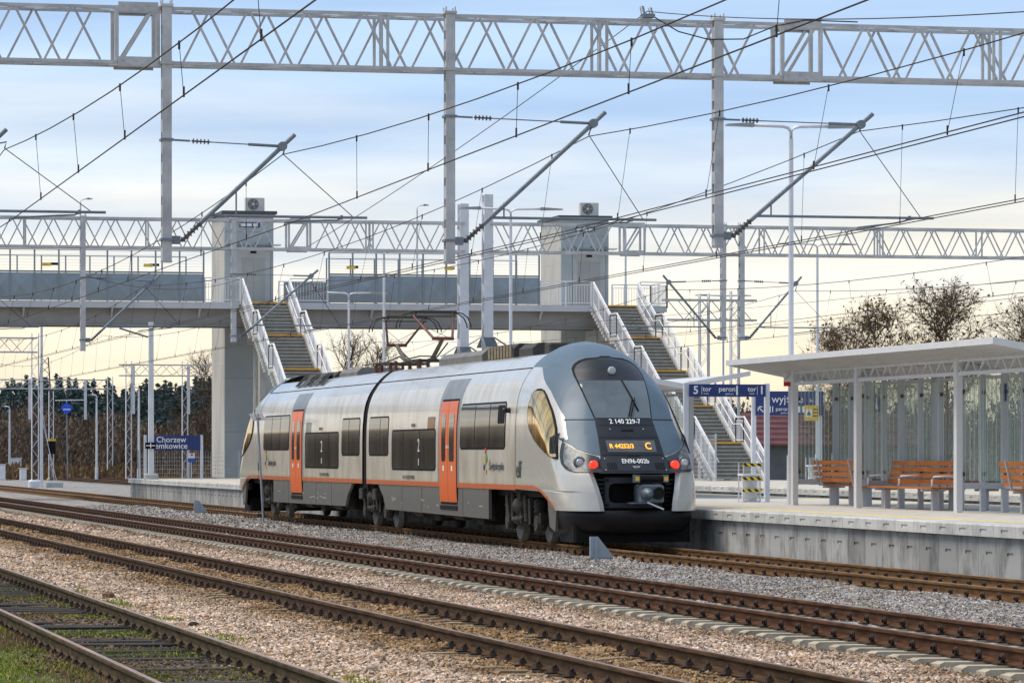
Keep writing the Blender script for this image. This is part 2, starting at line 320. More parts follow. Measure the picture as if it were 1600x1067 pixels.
def stones_nodes():
    ng = bpy.data.node_groups.new('scatter_stones', 'GeometryNodeTree'); n = ng.nodes; k = ng.links
    ng.interface.new_socket('Geometry', in_out='INPUT', socket_type='NodeSocketGeometry')
    for nm, dv in (('Density', 300.), ('Size', .03)):
        s_ = ng.interface.new_socket(nm, in_out='INPUT', socket_type='NodeSocketFloat'); s_.default_value = dv
    ng.interface.new_socket('Geometry', in_out='OUTPUT', socket_type='NodeSocketGeometry')
    gi = n.new('NodeGroupInput'); go = n.new('NodeGroupOutput')
    at = n.new('GeometryNodeInputNamedAttribute'); at.data_type = 'FLOAT'; at.inputs[0].default_value = 'dens'
    ml = n.new('ShaderNodeMath'); ml.operation = 'MULTIPLY'; k.new(gi.outputs[1], ml.inputs[0]); k.new(at.outputs[0], ml.inputs[1])
    dp = n.new('GeometryNodeDistributePointsOnFaces'); k.new(gi.outputs[0], dp.inputs['Mesh']); k.new(ml.outputs[0], dp.inputs['Density'])
    jn = n.new('GeometryNodeGeometryToInstance')
    for i in range(5):
        ic = n.new('GeometryNodeMeshIcoSphere'); ic.inputs['Subdivisions'].default_value = 1
        sp = n.new('GeometryNodeSetPosition'); k.new(ic.outputs[0], sp.inputs[0])
        wn = n.new('ShaderNodeTexNoise'); wn.noise_dimensions = '4D'; wn.inputs['W'].default_value = i * 3.7; wn.inputs['Scale'].default_value = 1.1
        sb = n.new('ShaderNodeVectorMath'); sb.operation = 'SUBTRACT'; sb.inputs[1].default_value = (.5, .5, .5); k.new(wn.outputs['Color'], sb.inputs[0])
        sc_ = n.new('ShaderNodeVectorMath'); sc_.operation = 'SCALE'; sc_.inputs['Scale'].default_value = 2.6; k.new(sb.outputs[0], sc_.inputs[0])
        k.new(sc_.outputs[0], sp.inputs['Offset'])
        tr = n.new('GeometryNodeTransform'); tr.inputs['Scale'].default_value = (1, .85, .62); k.new(sp.outputs[0], tr.inputs[0])
        ss = n.new('GeometryNodeSetShadeSmooth'); ss.inputs['Shade Smooth'].default_value = False; k.new(tr.outputs[0], ss.inputs[0])
        sm = n.new('GeometryNodeSetMaterial'); sm.inputs['Material'].default_value = STONE; k.new(ss.outputs[0], sm.inputs[0]); k.new(sm.outputs[0], jn.inputs[0])
    ip = n.new('GeometryNodeInstanceOnPoints'); k.new(dp.outputs[0], ip.inputs['Points']); k.new(jn.outputs[0], ip.inputs['Instance']); ip.inputs['Pick Instance'].default_value = True
    ri = n.new('FunctionNodeRandomValue'); ri.data_type = 'INT'; ri.inputs[4].default_value = 0; ri.inputs[5].default_value = 4; k.new(ri.outputs[2], ip.inputs['Instance Index'])
    rr = n.new('FunctionNodeRandomValue'); rr.data_type = 'FLOAT_VECTOR'; rr.inputs[1].default_value = (1.2, 1.2, 6.28); k.new(rr.outputs[0], ip.inputs['Rotation'])
    rs = n.new('FunctionNodeRandomValue'); rs.data_type = 'FLOAT'; rs.inputs[2].default_value = .5; rs.inputs[3].default_value = 1.25
    m3 = n.new('ShaderNodeMath'); m3.operation = 'MULTIPLY'; k.new(rs.outputs[1], m3.inputs[0]); k.new(gi.outputs[2], m3.inputs[1]); k.new(m3.outputs[0], ip.inputs['Scale'])
    k.new(ip.outputs[0], go.inputs[0]); return ng, gi
SN, _ = stones_nodes()
def scatter(name, x0, x1, y0, y1, dens, size, label, fn=None):
    V, Q = grid_mesh(x0, x1, .25, y0, y1, .25, -.004, True)
    ob = np_obj(name, V, Q, STONE)
    X = V[:, 0]; d = np.ones(len(V))
    d *= np.where(X < 5.75, .22, 1.); d *= np.where(X < 3.6, .06, 1.)
    d *= np.where(np.abs(X - 9.1) < 1.2, .38, 1.); d *= np.where(np.abs(X - 13.75) < 1.36, .10, 1.)
    if fn is not None: d *= fn(V)
    ob.data.attributes.new('dens', 'FLOAT', 'POINT').data.foreach_set('value', d.astype(np.float32))
    md = ob.modifiers.new('stones', 'NODES'); md.node_group = SN
    ids = [s_.identifier for s_ in SN.interface.items_tree if s_.in_out == 'INPUT']
    md[ids[1]] = float(dens); md[ids[2]] = float(size)
    return tag(ob, label, 'gravel', kind='stuff')
scatter('ballast_stones', 2.2, 20.8, 27, 62, 520, .030, 'loose pink, brown and grey ballast stones between the near tracks')
scatter('ballast_stones', 2.2, 20.8, 62, 100, 330, .036, 'loose ballast stones between the tracks beside the train')
scatter('ballast_stones', 2.2, 20.8, 100, 150, 90, .055, 'loose ballast stones far along the tracks')
# ---------------------------------------------------------------- rails, sleepers, fastenings
def rail_mat(name, c1, c2, top):
    m = bpy.data.materials.new(name); m.use_nodes = True; t = m.node_tree; n = t.nodes; k = t.links; p = n['Principled BSDF']
    g = n.new('ShaderNodeNewGeometry'); nz = n.new('ShaderNodeTexNoise'); nz.inputs['Scale'].default_value = 4; nz.inputs['Detail'].default_value = 8
    mp = n.new('ShaderNodeMapping'); mp.inputs['Scale'].default_value = (1, .6, 5); k.new(g.outputs['Position'], mp.inputs[0]); k.new(mp.outputs[0], nz.inputs['Vector'])
    cr = n.new('ShaderNodeValToRGB'); cr.color_ramp.elements[0].position = .35; cr.color_ramp.elements[0].color = (*c1, 1); cr.color_ramp.elements[1].position = .68; cr.color_ramp.elements[1].color = (*c2, 1); k.new(nz.outputs[0], cr.inputs[0])
    k.new(cr.outputs[0], p.inputs['Base Color']); p.inputs['Roughness'].default_value = .85; p.inputs['Specular IOR Level'].default_value = .12
    MAT[name] = m
    m2 = mat(name + '_running_face', top, .42, .25, .25, 3., stretch=(1, .15, 1)); return [m, m2]
RB = rail_mat('rust_brown', (.040, .024, .014), (.105, .062, .034), (.25, .165, .11))
RM = rail_mat('rust_olive', (.045, .036, .018), (.11, .076, .04), (.34, .22, .155))
RR = rail_mat('rust_red', (.050, .024, .013), (.13, .062, .034), (.20, .125, .09))
RT = rail_mat('rust_tan', (.085, .044, .018), (.20, .11, .048), (.30, .20, .12))
def rail(cx, y0, y1, mats, parent):
    pf = [(-.075, -.172), (.075, -.172), (.075, -.160), (.02, -.145), (.010, -.13), (.010, -.05), (.036, -.038), (.036, -.012), (.027, 0), (-.027, 0), (-.036, -.012), (-.036, -.038), (-.010, -.05), (-.010, -.13), (-.02, -.145), (-.075, -.160)]
    b = MB(); n = len(pf); vs = [(cx + x, y0, z) for x, z in pf] + [(cx + x, y1, z) for x, z in pf]
    for i in range(n):
        j = (i + 1) % n; b.mi = 1 if i in (8,) else 0; b.add([vs[i], vs[j], vs[j + n], vs[i + n]], [(0, 1, 2, 3)])
    b.mi = 0; b.add(vs, [tuple(range(n)), tuple(range(2 * n - 1, n - 1, -1))])
    return b.build('rail', mats, parent)
SLC = mat('sleeper_concrete', (.37, .325, .245), .9, 0, .2, 2.5, .3, 40, col2=(.26, .21, .145), c2amt=.40)
SLB = mat('dirty_sleeper', (.25, .19, .115), .95, 0, .3, 2.5, .4, 30, col2=(.13, .085, .045), c2amt=.5)
SLW = mat('tarred_wood_sleeper', (.040, .030, .024), .85, 0, .5, 3, .8, 25, stretch=(.25, 3, 3), col2=(.012, .010, .009), c2amt=.52)
RUST = mat('rusty_fastening', (.060, .032, .020), .8, .1, .45, 14); RUSTD = mat('dark_rusty_fastening', (.036, .021, .015), .8, .1, .5, 14)
def sleeper_concrete(m):
    b = MB(); pr = [(-1.3, -.235), (-1.3, -.20), (-1.24, -.178), (-.5, -.182), (-.2, -.205), (.2, -.205), (.5, -.182), (1.24, -.178), (1.3, -.20), (1.3, -.235)]
    for s_ in (-1, 1):
        pass
    n = len(pr); wd = [.15, .14, .115, .11, .10, .10, .11, .115, .14, .15]
    vs = [(x, -w_ - .015, -.30) for (x, z), w_ in zip(pr, wd)] + [(x, -w_, z) for (x, z), w_ in zip(pr, wd)] + [(x, w_, z) for (x, z), w_ in zip(pr, wd)] + [(x, w_ + .015, -.30) for (x, z), w_ in zip(pr, wd)]
    fs = [(r * n + i, r * n + i + 1, (r + 1) * n + i + 1, (r + 1) * n + i) for r in range(3) for i in range(n - 1)] + [(0, n, 2 * n, 3 * n), (4 * n - 1, 3 * n - 1, 2 * n - 1, n - 1)]
    return b.add(vs, fs).mesh('sleeper', m)
def sleeper_wood(m): return MB().bbox(-1.3, 1.3, -.13, .13, -.33, -.168, .012).mesh('sleeper', m)
def clip_mesh(m):
    b = MB()
    for s_ in (-1, 1):
        b.box(min(s_ * .02, s_ * .17), max(s_ * .02, s_ * .17), -.085, .085, -.178, -.158)
        for ring, rr in ((.0, .044), (.020, .032)):
            pts = [(s_ * (.085 + ring), rr * math.cos(t) * 1.15, -.118 + rr * math.sin(t)) for t in [math.pi * (i / 8 * 1.36 - .18) for i in range(9)]]
            b.path(pts, .0125, 5)
        b.lathe((s_ * .085, 0, -.16), [(.024, 0), (.024, .035), (.012, .038), (.012, .06)], 'z', 6)
    return b.mesh('rail_clip', m)
def kplate_mesh(m):
    b = MB()
    b.box(-.18, .18, -.075, .075, -.176, -.160)
    for s_ in (-1, 1):
        b.prism([(-.045, -.162), (.045, -.162), (.028, -.118), (-.028, -.118)], 'x', s_ * .05, s_ * .115)
        b.lathe((s_ * .085, 0, -.118), [(.022, 0), (.022, .022), (.010, .024), (.010, .045)], 'z', 6)
    return b.mesh('rail_clip', m)
def track(cx, label, sl, cl, rm, sp=.69, y0=20., yi=None, yc=78., yend=420., ph=0., rag=1.):
    t = thing('railway_track', (cx, 30, -.3), label, 'track')
    for s_ in (-1, 1): rail(cx + s_ * .7525, 5, yend, rm, t)
    n = int((yend - y0) / sp); rest = MB(); crest = MB(); rnd = random.Random(int(cx * 10))
    sv = [v.co.copy() for v in sl.vertices]; sf = [tuple(p.vertices) for p in sl.polygons]
    cv = [v.co.copy() for v in cl.vertices]; cf = [tuple(p.vertices) for p in cl.polygons]
    for i in range(n):
        y = y0 + ph + i * sp; a = rnd.uniform(-.012, .012) * rag; dz = rnd.uniform(-.006 * rag, .003)
        if y < (yi or 0): inst('sleeper', sl, t, (cx + rnd.uniform(-.02, .02), y, dz), a)
        elif y < 240: rest.add([(cx + v.x, y + v.y, v.z) for v in sv], sf)
        for s_ in (-1, 1):
            if y < yc and yi: inst('rail_clip', cl, t, (cx + s_ * .7525, y, dz), rnd.uniform(-.03, .03))
            elif y < 170: crest.add([(cx + s_ * .7525 + v.x, y + v.y, v.z) for v in cv], cf)
    if rest.v: tag(rest.build('sleeper', list(sl.materials), t), kind='stuff')
    if crest.v: tag(crest.build('rail_clip', list(cl.materials), t), kind='stuff')
    return t
s1 = sleeper_concrete(SLC); s3 = sleeper_concrete(SLB); s4 = sleeper_wood(SLW); c1 = clip_mesh(RUST); c2 = clip_mesh(RUSTD); k3 = kplate_mesh(RUSTD)
track(19.26, 'tan rusty track the train stands on beside the platform', s1, c1, RT, yi=150, y0=44)
track(13.75, 'red-brown rusty track on pale concrete sleepers in front of the train', s1, c2, RR, yi=125, y0=28)
track(9.10, 'brown rusty track half buried in tan dirt, second nearest', s3, k3, RB, yi=120, y0=22)
track(4.80, 'rusty track on black wooden sleepers among moss, nearest bottom left', s4, k3, RM, yi=110, y0=24, sp=.70, rag=3.2)
track(30.6, 'track between the two platforms, on the near side', s1, c1, RB, yi=None, y0=60)
track(34.6, 'track along the far platform', s1, c1, RB, yi=None, y0=60)
# ================================================================ PLATFORMS
def random_tone(name, col, rough, lo, hi, streak, dark):
    m = bpy.data.materials.new(name); m.use_nodes = True; t = m.node_tree; n = t.nodes; k = t.links; p = n['Principled BSDF']; p.inputs['Roughness'].default_value = rough
    oi = n.new('ShaderNodeObjectInfo'); mr = n.new('ShaderNodeMapRange'); mr.inputs['To Min'].default_value = lo; mr.inputs['To Max'].default_value = hi; k.new(oi.outputs['Random'], mr.inputs[0])
    g = n.new('ShaderNodeNewGeometry'); mp = n.new('ShaderNodeMapping'); mp.inputs['Scale'].default_value = (1, 1, streak); k.new(g.outputs['Position'], mp.inputs[0])
    nz = n.new('ShaderNodeTexNoise'); nz.inputs['Scale'].default_value = 2.6; nz.inputs['Detail'].default_value = 6; nz.inputs['Roughness'].default_value = .62; k.new(mp.outputs[0], nz.inputs['Vector'])
    cr = n.new('ShaderNodeValToRGB'); cr.color_ramp.elements[0].position = .33; cr.color_ramp.elements[0].color = (*dark, 1); cr.color_ramp.elements[1].position = .56; cr.color_ramp.elements[1].color = (*col, 1); k.new(nz.outputs[0], cr.inputs[0])
    mx = n.new('ShaderNodeMix'); mx.data_type = 'RGBA'; mx.blend_type = 'MULTIPLY'; mx.inputs[0].default_value = 1; k.new(cr.outputs[0], mx.inputs[6]); k.new(mr.outputs[0], mx.inputs[7]); k.new(mx.outputs[2], p.inputs['Base Color'])
    n2 = n.new('ShaderNodeTexNoise'); n2.inputs['Scale'].default_value = 60; k.new(g.outputs['Position'], n2.inputs['Vector']); b = n.new('ShaderNodeBump'); b.inputs['Strength'].default_value = .2; b.inputs['Distance'].default_value = .01; k.new(n2.outputs[0], b.inputs['Height']); k.new(b.outputs[0], p.inputs['Normal'])
    MAT[name] = m; return m
PANEL = random_tone('wall_panel_concrete', (.39, .39, .38), .88, .66, 1.06, .5, (.17, .17, .165))
COPE = random_tone('coping_concrete', (.56, .56, .54), .85, .86, 1.06, 1., (.40, .40, .38))
PAVE = mat('paving', (.47, .445, .40), .85, 0, .14, 3., .2, 30, col2=(.40, .385, .36), c2amt=.42)
YLINE = mat('yellow_line', (.82, .58, .05), .7, 0, .12, 6)
def panel_mesh(L, z0, z1, rz0, rz1, m, th=.14, ry=.15, dep=.022):
    """upright slab facing -X, from y=0 to y=L, with a cast recess in its face"""
    b = MB(); c = L / 2; o = [(0, z0), (L, z0), (L, z1), (0, z1)]; i = [(c - ry, rz0), (c + ry, rz0), (c + ry, rz1), (c - ry, rz1)]
    vs = [(0, y, z) for y, z in o] + [(0, y, z) for y, z in i] + [(dep, y, z) for y, z in i] + [(th, y, z) for y, z in o]
    fs = [(j, (j + 1) % 4, (j + 1) % 4 + 4, j + 4) for j in range(4)] + [(j + 4, (j + 1) % 4 + 4, (j + 1) % 4 + 8, j + 8) for j in range(4)] + [(8, 9, 10, 11)] + [((j + 1) % 4, j, j + 12, (j + 1) % 4 + 12) for j in range(4)] + [(15, 14, 13, 12)]
    return b.add(vs, fs).mesh('panel', m)
def cope_mesh(L, m):
    b = MB(); z0, z1 = .56, .76
    me = MB(); c = L / 2
    b.prism([(-.0, .0), (0, 0)], 'x', 0, 0) if False else None
    o = [(0, z0), (L, z0), (L, z1 - .02), (0, z1 - .02)]; i = [(c - .16, .625), (c + .16, .625), (c + .16, .685), (c - .16, .685)]
    vs = [(0, y, z) for y, z in o] + [(0, y, z) for y, z in i] + [(.016, y, z) for y, z in i] + [(.02, 0, z1), (.02, L, z1), (.7, 0, z1), (.7, L, z1), (.7, 0, z0), (.7, L, z0)]
    fs = [(j, (j + 1) % 4, (j + 1) % 4 + 4, j + 4) for j in range(4)] + [(j + 4, (j + 1) % 4 + 4, (j + 1) % 4 + 8, j + 8) for j in range(4)] + [(8, 9, 10, 11), (3, 2, 13, 12), (12, 13, 15, 14), (14, 15, 17, 16), (0, 3, 12, 14, 16), (1, 17, 15, 13, 2)]
    return b.add(vs, fs).mesh('coping_slab', m)
pm = panel_mesh(.988, -.3, .56, .26, .315, PANEL); cm = cope_mesh(.988, COPE)
def platform(x0, x1, y0, y1, near_n, name_label):
    t = thing('platform', (x0, y0, -.3), kind='structure')
    n = int(y1 - y0)
    for i in range(n):
        y = y0 + i
        inst('wall_panel', pm, t, (x0 + .06, y + .006, 0)); inst('coping_slab', cm, t, (x0 - .04, y + .006, 0))
    MB().box(x0 + .21, x1 - .15, y0, y0 + n, -.3, .5).build('core', CONC, t)
    MB().box(x1 - .15, x1, y0, y0 + n, -.3, .56).build('wall', CONCD, t)
    MB().box(x0 + .662, x1 + .05, y0, y0 + n, .562, .764).build('paving', PAVE, t)
    for xa in (x0 + .80, x1 - .9):
        MB().box(xa, xa + .17, y0, y0 + n, .760, .769).build('yellow_line', YLINE, t)
    return t
platform(20.93, 28.9, 46, 174.3, 0, '')
platform(36.3, 46.5, 60, 200.3, 0, '')
# ================================================================ OVERHEAD LINE STRUCTURES
UB = unit_bar(.036, .036, STEEL); UBV = unit_bar(.045, .045, STEEL); UBF = unit_bar(.045, .045, STEELL)
def drop_post(parent, X, Y, z0, z1, m=STEEL, w_=.15, d=.17):
    b = MB()
    for s_ in (-1, 1): b.box(X - w_ / 2, X + w_ / 2, Y + s_ * d / 2 - .016, Y + s_ * d / 2 + .016, z0, z1)
    z = z0 + .02
    while z < z1 - .1:
        for s_ in (-1, 1): b.box(X + s_ * (w_ / 2 - .008) - .006, X + s_ * (w_ / 2 - .008) + .006, Y - d / 2 + .016, Y + d / 2 - .016, z, z + .20)
        z += .34
    b.box(X - .085, X + .085, Y - .11, Y + .11, z0 - .012, z0)
    b.box(X - .10, X + .10, Y - .125, Y + .125, 8.10, 8.15); b.box(X - .10, X + .10, Y - .125, Y + .125, 9.02, 9.06)
    for s_ in (-1, 1):
        for q in (-1, 1): b.tube((X + s_ * .075, Y + q * .1, 9.0), (X + s_ * .075, Y + q * .1, 9.13), .013, 5)
    return b.build('drop_post', m, parent)
def lattice_leg(parent, X, Y, z0, z1, w_=.36, d=.36, m=STEEL, name='leg', pitch=.5):
    b = MB()
    for sx_ in (-1, 1): b.box(X + sx_ * w_ / 2 - .02, X + sx_ * w_ / 2 + .02, Y - d / 2, Y + d / 2, z0, z1)
    z = z0 + .1; k_ = 1
    while z < z1 - pitch:
        for s_ in (-1, 1): b.bar((X - k_ * w_ / 2, Y + s_ * d / 2, z), (X + k_ * w_ / 2, Y + s_ * d / 2, z + pitch), .012, .06, (0, 1, 0))
        z += pitch; k_ = -k_
    return b.build(name, m, parent)
def box_leg(parent, X, Y, z0, z1, w_=.27, d=.40):
    b = MB()
    for s_ in (-1, 1):
        b.box(X - w_ / 2, X + w_ / 2, Y + s_ * d / 2 - .03, Y + s_ * d / 2 + .03, z0, z1)
    z = z0 + .1; k_ = 1
    while z < z1 - .4:
        for s_ in (-1, 1): b.bar((X + s_ * (w_ / 2 - .01), Y - k_ * (d / 2 - .03), z), (X + s_ * (w_ / 2 - .01), Y + k_ * (d / 2 - .03), z + .42), .012, .07, (1, 0, 0))
        z += .42; k_ = -k_
    return b.build('leg', STEELL, parent)
def truss(parent, X0, X1, Y, zb=8.13, zt=9.0, d=.55, hp=.47, splices=(), vert=(), near=True, c=.075, bars=True):
    for yy in (Y - d / 2, Y + d / 2):
        for zz in (zb, zt):
            MB().box(X0, X1, yy - c / 2, yy + c / 2, zz - c / 2, zz + c / 2).build('chord', STEEL, parent)
    for s_, off in ((-1, 0.), (1, hp * .8)):
        yy = Y + s_ * d / 2; x = X0 + .15 + off; i = 0; joined = MB()
        while x + hp < X1 - .05:
            sk = any(a - .35 < x + hp / 2 < a + .95 for a in splices)
            p, q = ((x, yy, zt - .03), (x + hp - .06, yy, zb + .03)) if i % 2 == 0 else ((x, yy, zb + .03), (x + hp - .06, yy, zt - .03))
            if not sk:
                if bars: stretch('brace', UB, parent, p, q)
                else: joined.bar(p, q, .04, .04)
            x += hp; i += 1
        if joined.v: joined.build('brace', STEEL, parent)
        for v in list(vert): stretch('brace', UBV, parent, (v, yy, zb), (v, yy, zt))
    for zz in (zb, zt):
        lac = MB(); x = X0 + .2; k_ = 1
        while x + .6 < X1: lac.bar((x, Y - k_ * d / 2, zz), (x + .62, Y + k_ * d / 2, zz), .03, .03); x += .6; k_ = -k_
        tag(lac.build('lacing', STEEL, parent), kind='stuff')
    for a in splices:
        for s_ in (-1, 1):
            b = MB()
            yy = Y + s_ * (d / 2 + .045)
            for zz in (zb, zt):
                b.box(a - .02, a + .62, yy - .008, yy + .008, zz - .065, zz + .085)
                for q in range(6): b.lathe((a + .06 + q * .1, yy - .012, zz + .03 * (-1) ** q), [(.016, -.012), (.016, .02)], 'y', 6)
            for v in (a - .04, a + .62): b.box(v - .03, v + .03, Y + s_ * d / 2 - .04, Y + s_ * d / 2 + .04, zb, zt)
            b.bar((a + .05, Y + s_ * d / 2, zb + .05), (a + .52, Y + s_ * d / 2, zt - .05), .05, .05)
            b.build('splice_plate', STEEL, parent)
def insulator(b, p, q, n=7, r=.05, core=.022):
    p = Vector(p); q = Vector(q); b.tube(p, q, core, 8)
    for i in range(n):
        t = (i + .5) / n; c = p.lerp(q, t); d = (q - p).normalized() * .008; b.tube(c - d, c + d, r, 10)
def cantilever(Y, X, hi, hook, reg, cw, label, z_stay=6.9, zl=5.29, group='cantilever arms'):
    """X = post axis; hi=(x,z) tube end; hook=(x,z) messenger; reg=(x0,x1,z) registration tube; cw=(x,z) contact wire"""
    t = thing('cantilever_arm', (X, Y, zl), label, 'catenary arm', group)
    s_ = 1 if hi[0] > X else -1; P = lambda x, z, dy=0: Vector((x, Y - .02 + dy, z))
    lo = P(X + s_ * .24, zl); hv = P(*hi); d = (hv - lo).normalized()
    b = MB(); b.tube(lo + d * .42, hv, .036, 12); b.build('tube', STEELD, t)
    b = MB(); insulator(b, lo, lo + d * .42, 6, .055, .03); b.build('insulator', INSUL, t)
    b = MB(); b.box(X - .10, X + .10, Y - .13, Y + .13, zl + .0, zl + .04); b.box(X + s_ * .10 - .02, X + s_ * .10 + .1 * s_ + .02, Y - .05, Y + .05, zl - .05, zl + .08); b.tube(P(X + s_ * .17, zl + .01), lo, .022, 6)
    b.box(X - .10, X + .10, Y - .13, Y + .13, z_stay - .02, z_stay + .02); b.build('bracket', STEELD, t)
    top = hv - d * .28; st0 = P(X + s_ * .08, z_stay); b = MB(); dd = (top - st0); L_ = dd.length; dd.normalize()
    b.tube(st0, st0 + dd * .3, .018, 6); b.tube(st0 + dd * .58, top - dd * .45, .0105, 6); b.tube(top - dd * .55, top + dd * .04, .024, 8); b.build('stay_rod', STEELD, t)
    b = MB(); insulator(b, st0 + dd * .32, st0 + dd * .62, 5, .042, .014); b.build('insulator', INSUL, t)
    b = MB(); b.lathe(top + Vector((0, .06, 0)), [(.075, -.12), (.075, 0)], 'y', 10); b.path([top + Vector((0, -.04, -.05)), P(hook[0] + .03 * s_, hook[1] + .10), P(*hook)], .014, 6); b.build('clamp', STEELD, t)
    b = MB(); r0, r1, rz_ = reg; b.tube(P(r0, rz_), P(r1, rz_), .022, 8)
    xa = lo.x + (hv.x - lo.x) * (rz_ - lo.z) / (hv.z - lo.z); b.tube(P(xa, rz_ + .02), P(r0, rz_), .03, 6)
    zz = lo.z + (hv.z - lo.z) * (r0 + s_ * .25 - lo.x) / (hv.x - lo.x); b.tube(P(r0 + s_ * .2, rz_), P(r0 + s_ * .2, zz), .014, 6); b.build('registration_tube', STEELD, t)
    b = MB(); b.path([P(r1 - s_ * .42, rz_ - .01), P(r1 - s_ * .5, rz_ - .05), P((r1 + cw[0]) / 2, (rz_ + cw[1]) / 2 + .02), P(cw[0], cw[1] + .05), P(*cw)], .016, 6)
    b.tube(P(r1 - s_ * .42, rz_ + .035), P(r1 - s_ * .42, rz_ - .035), .025, 6); b.build('steady_arm', STEELD, t)
    b = MB(); b.tube(P(*hook), P(r1 - s_ * .22, rz_), .0075, 5); b.build('support_wire', WIRE, t)
    return t
G = {}
gy = 60.8
G1 = thing('overhead_gantry', (13, gy, -.3), 'grey lattice gantry crossing the whole top of the picture', 'gantry', 'overhead line gantries')
truss(G1, -2.2, 24.6, gy, 8.13, 9.0, c=.052, splices=(7.12, 18.15), vert=(11.35, 11.47, 15.0, 15.12, 21.8, 21.92))
for X, z in ((3.3, 4.96), (7.87, 4.96), (12.48, 4.99), (16.99, 5.30)): drop_post(G1, X, gy - .32, z, 9.06)
for X in (-2.2, 24.6): lattice_leg(G1, X, gy, -.3 if X < 0 else .77, 9.2, .36, .36)
b = MB(); b.box(15.7, 15.9, gy - .42, gy - .2, 9.04, 9.1); b.tube((15.72, gy - .35, 9.08), (15.72, gy - .25, 9.22), .04, 6); b.tube((15.86, gy - .35, 9.08), (15.86, gy - .25, 9.2), .035, 6); b.build('anchor_clamp', STEELD, G1)
MB().path([(15.9, gy - .33, 9.06), (16.3, gy - .4, 8.82), (16.8, gy - .42, 8.7), (17.4, gy - .42, 8.72), (17.95, gy - .38, 8.95), (18.5, gy - .33, 9.07), (19.4, gy - .33, 9.06)], .011, 5).build('bonding_cable', WIRE, G1)
yc = gy - .32
cantilever(yc, 3.3, (5.33, 7.02), (5.30, 6.72), (4.15, 6.9, 5.73), (5.38, 5.57), 'tilted catenary arm cut off by the left picture edge', group='cantilever arms under the near gantry')
cantilever(yc, 7.87, (9.94, 7.02), (9.75, 6.70), (8.79, 11.12, 5.70), (9.77, 5.56), 'tilted catenary arm on the drop post left of the lift tower with the fan', z_stay=6.9, group='cantilever arms under the near gantry')
cantilever(yc, 12.48, (15.08, 7.48), (14.80, 7.10), (13.18, 15.94, 5.73), (14.6, 5.58), 'tilted catenary arm on the middle drop post of the near gantry', z_stay=7.36, zl=5.33, group='cantilever arms under the near gantry')
cantilever(yc, 16.99, (19.66, 7.54), (19.43, 7.25), (17.70, 20.72, 5.82), (19.39, 5.60), 'tilted catenary arm on the right drop post above the platform shelter', z_stay=7.40, zl=5.47, group='cantilever arms under the near gantry')
# the pair of gantries that meet above the platform further back
def guards(b, X, Y, z):
    for sx_, sy_ in ((1, 0), (-1, 0), (0, 1), (0, -1)):
        u = Vector((sx_, sy_, 0)); v = Vector((-sy_, sx_, 0)); c = Vector((X, Y, z)) + u * .2
        b.add([c + v * .16, c - v * .16, c - v * .20 + u * .5 - Vector((0, 0, .32)), c + v * .20 + u * .5 - Vector((0, 0, .32))], [(0, 1, 2, 3), (3, 2, 1, 0)])
g2y = 115.2
G2 = thing('overhead_gantry', (24.2, g2y, -.3), 'grey lattice gantry farther back, left of the twin white legs', 'gantry', 'overhead line gantries')
truss(G2, -3, 24.2, g2y, splices=(18.75,), vert=(10.7, 14.4, 21.2, 21.32), bars=True)
for X, z in ((7.9, 5.0), (12.42, 5.0), (17.0, 5.3)): drop_post(G2, X, g2y - .32, z, 9.06)
box_leg(G2, 24.2, g2y, .77, 9.6); b = MB(); guards(b, 24.2, g2y, 5.2); b.build('anti_climb_guard', STEELD, G2); lattice_leg(G2, -3, g2y, -.3, 9.4)
G3 = thing('overhead_gantry', (24.95, g2y, -.3), 'grey lattice gantry farther back, right of the twin white legs', 'gantry', 'overhead line gantries')
truss(G3, 25.0, 47, g2y, splices=(29.3,), vert=(33.8, 37.6, 37.7, 41.0), bars=True)
for X in (32.45, 33.05): drop_post(G3, X, g2y - .32, 5.45, 9.06)
box_leg(G3, 24.97, g2y, .77, 9.9); b = MB(); guards(b, 24.97, g2y, 5.5); b.build('anti_climb_guard', STEELD, G3); lattice_leg(G3, 47, g2y, -.3, 9.4)
y2 = g2y - .32; gp = 'cantilever arms under the farther gantries'
cantilever(y2, 12.42, (14.75, 7.3), (14.3, 6.95), (13.1, 15.6, 5.75), (14.1, 5.56), 'catenary arm in front of the footbridge, left of the lift tower', 7.2, 5.3, gp)
cantilever(y2, 17.0, (19.6, 7.5), (19.4, 7.1), (17.7, 20.5, 5.8), (19.2, 5.6), 'catenary arm crossing the upper flight of the left stairs', 7.35, 5.45, gp)
cantilever(y2, 7.9, (9.9, 7.0), (9.7, 6.7), (8.8, 11.1, 5.7), (9.5, 5.56), 'catenary arm of the farther gantry nearest the left picture edge', 6.9, 5.29, gp)
cantilever(y2, 32.45, (30.5, 7.45), (30.6, 7.0), (31.7, 29.2, 5.85), (30.6, 5.6), 'catenary arm leaning left from the paired posts right of the stairs', 7.3, 5.5, gp)
cantilever(y2, 33.05, (35.0, 7.45), (34.8, 7.0), (33.8, 36.2, 5.85), (34.6, 5.6), 'catenary arm leaning right from the paired posts right of the stairs', 7.3, 5.5, gp)
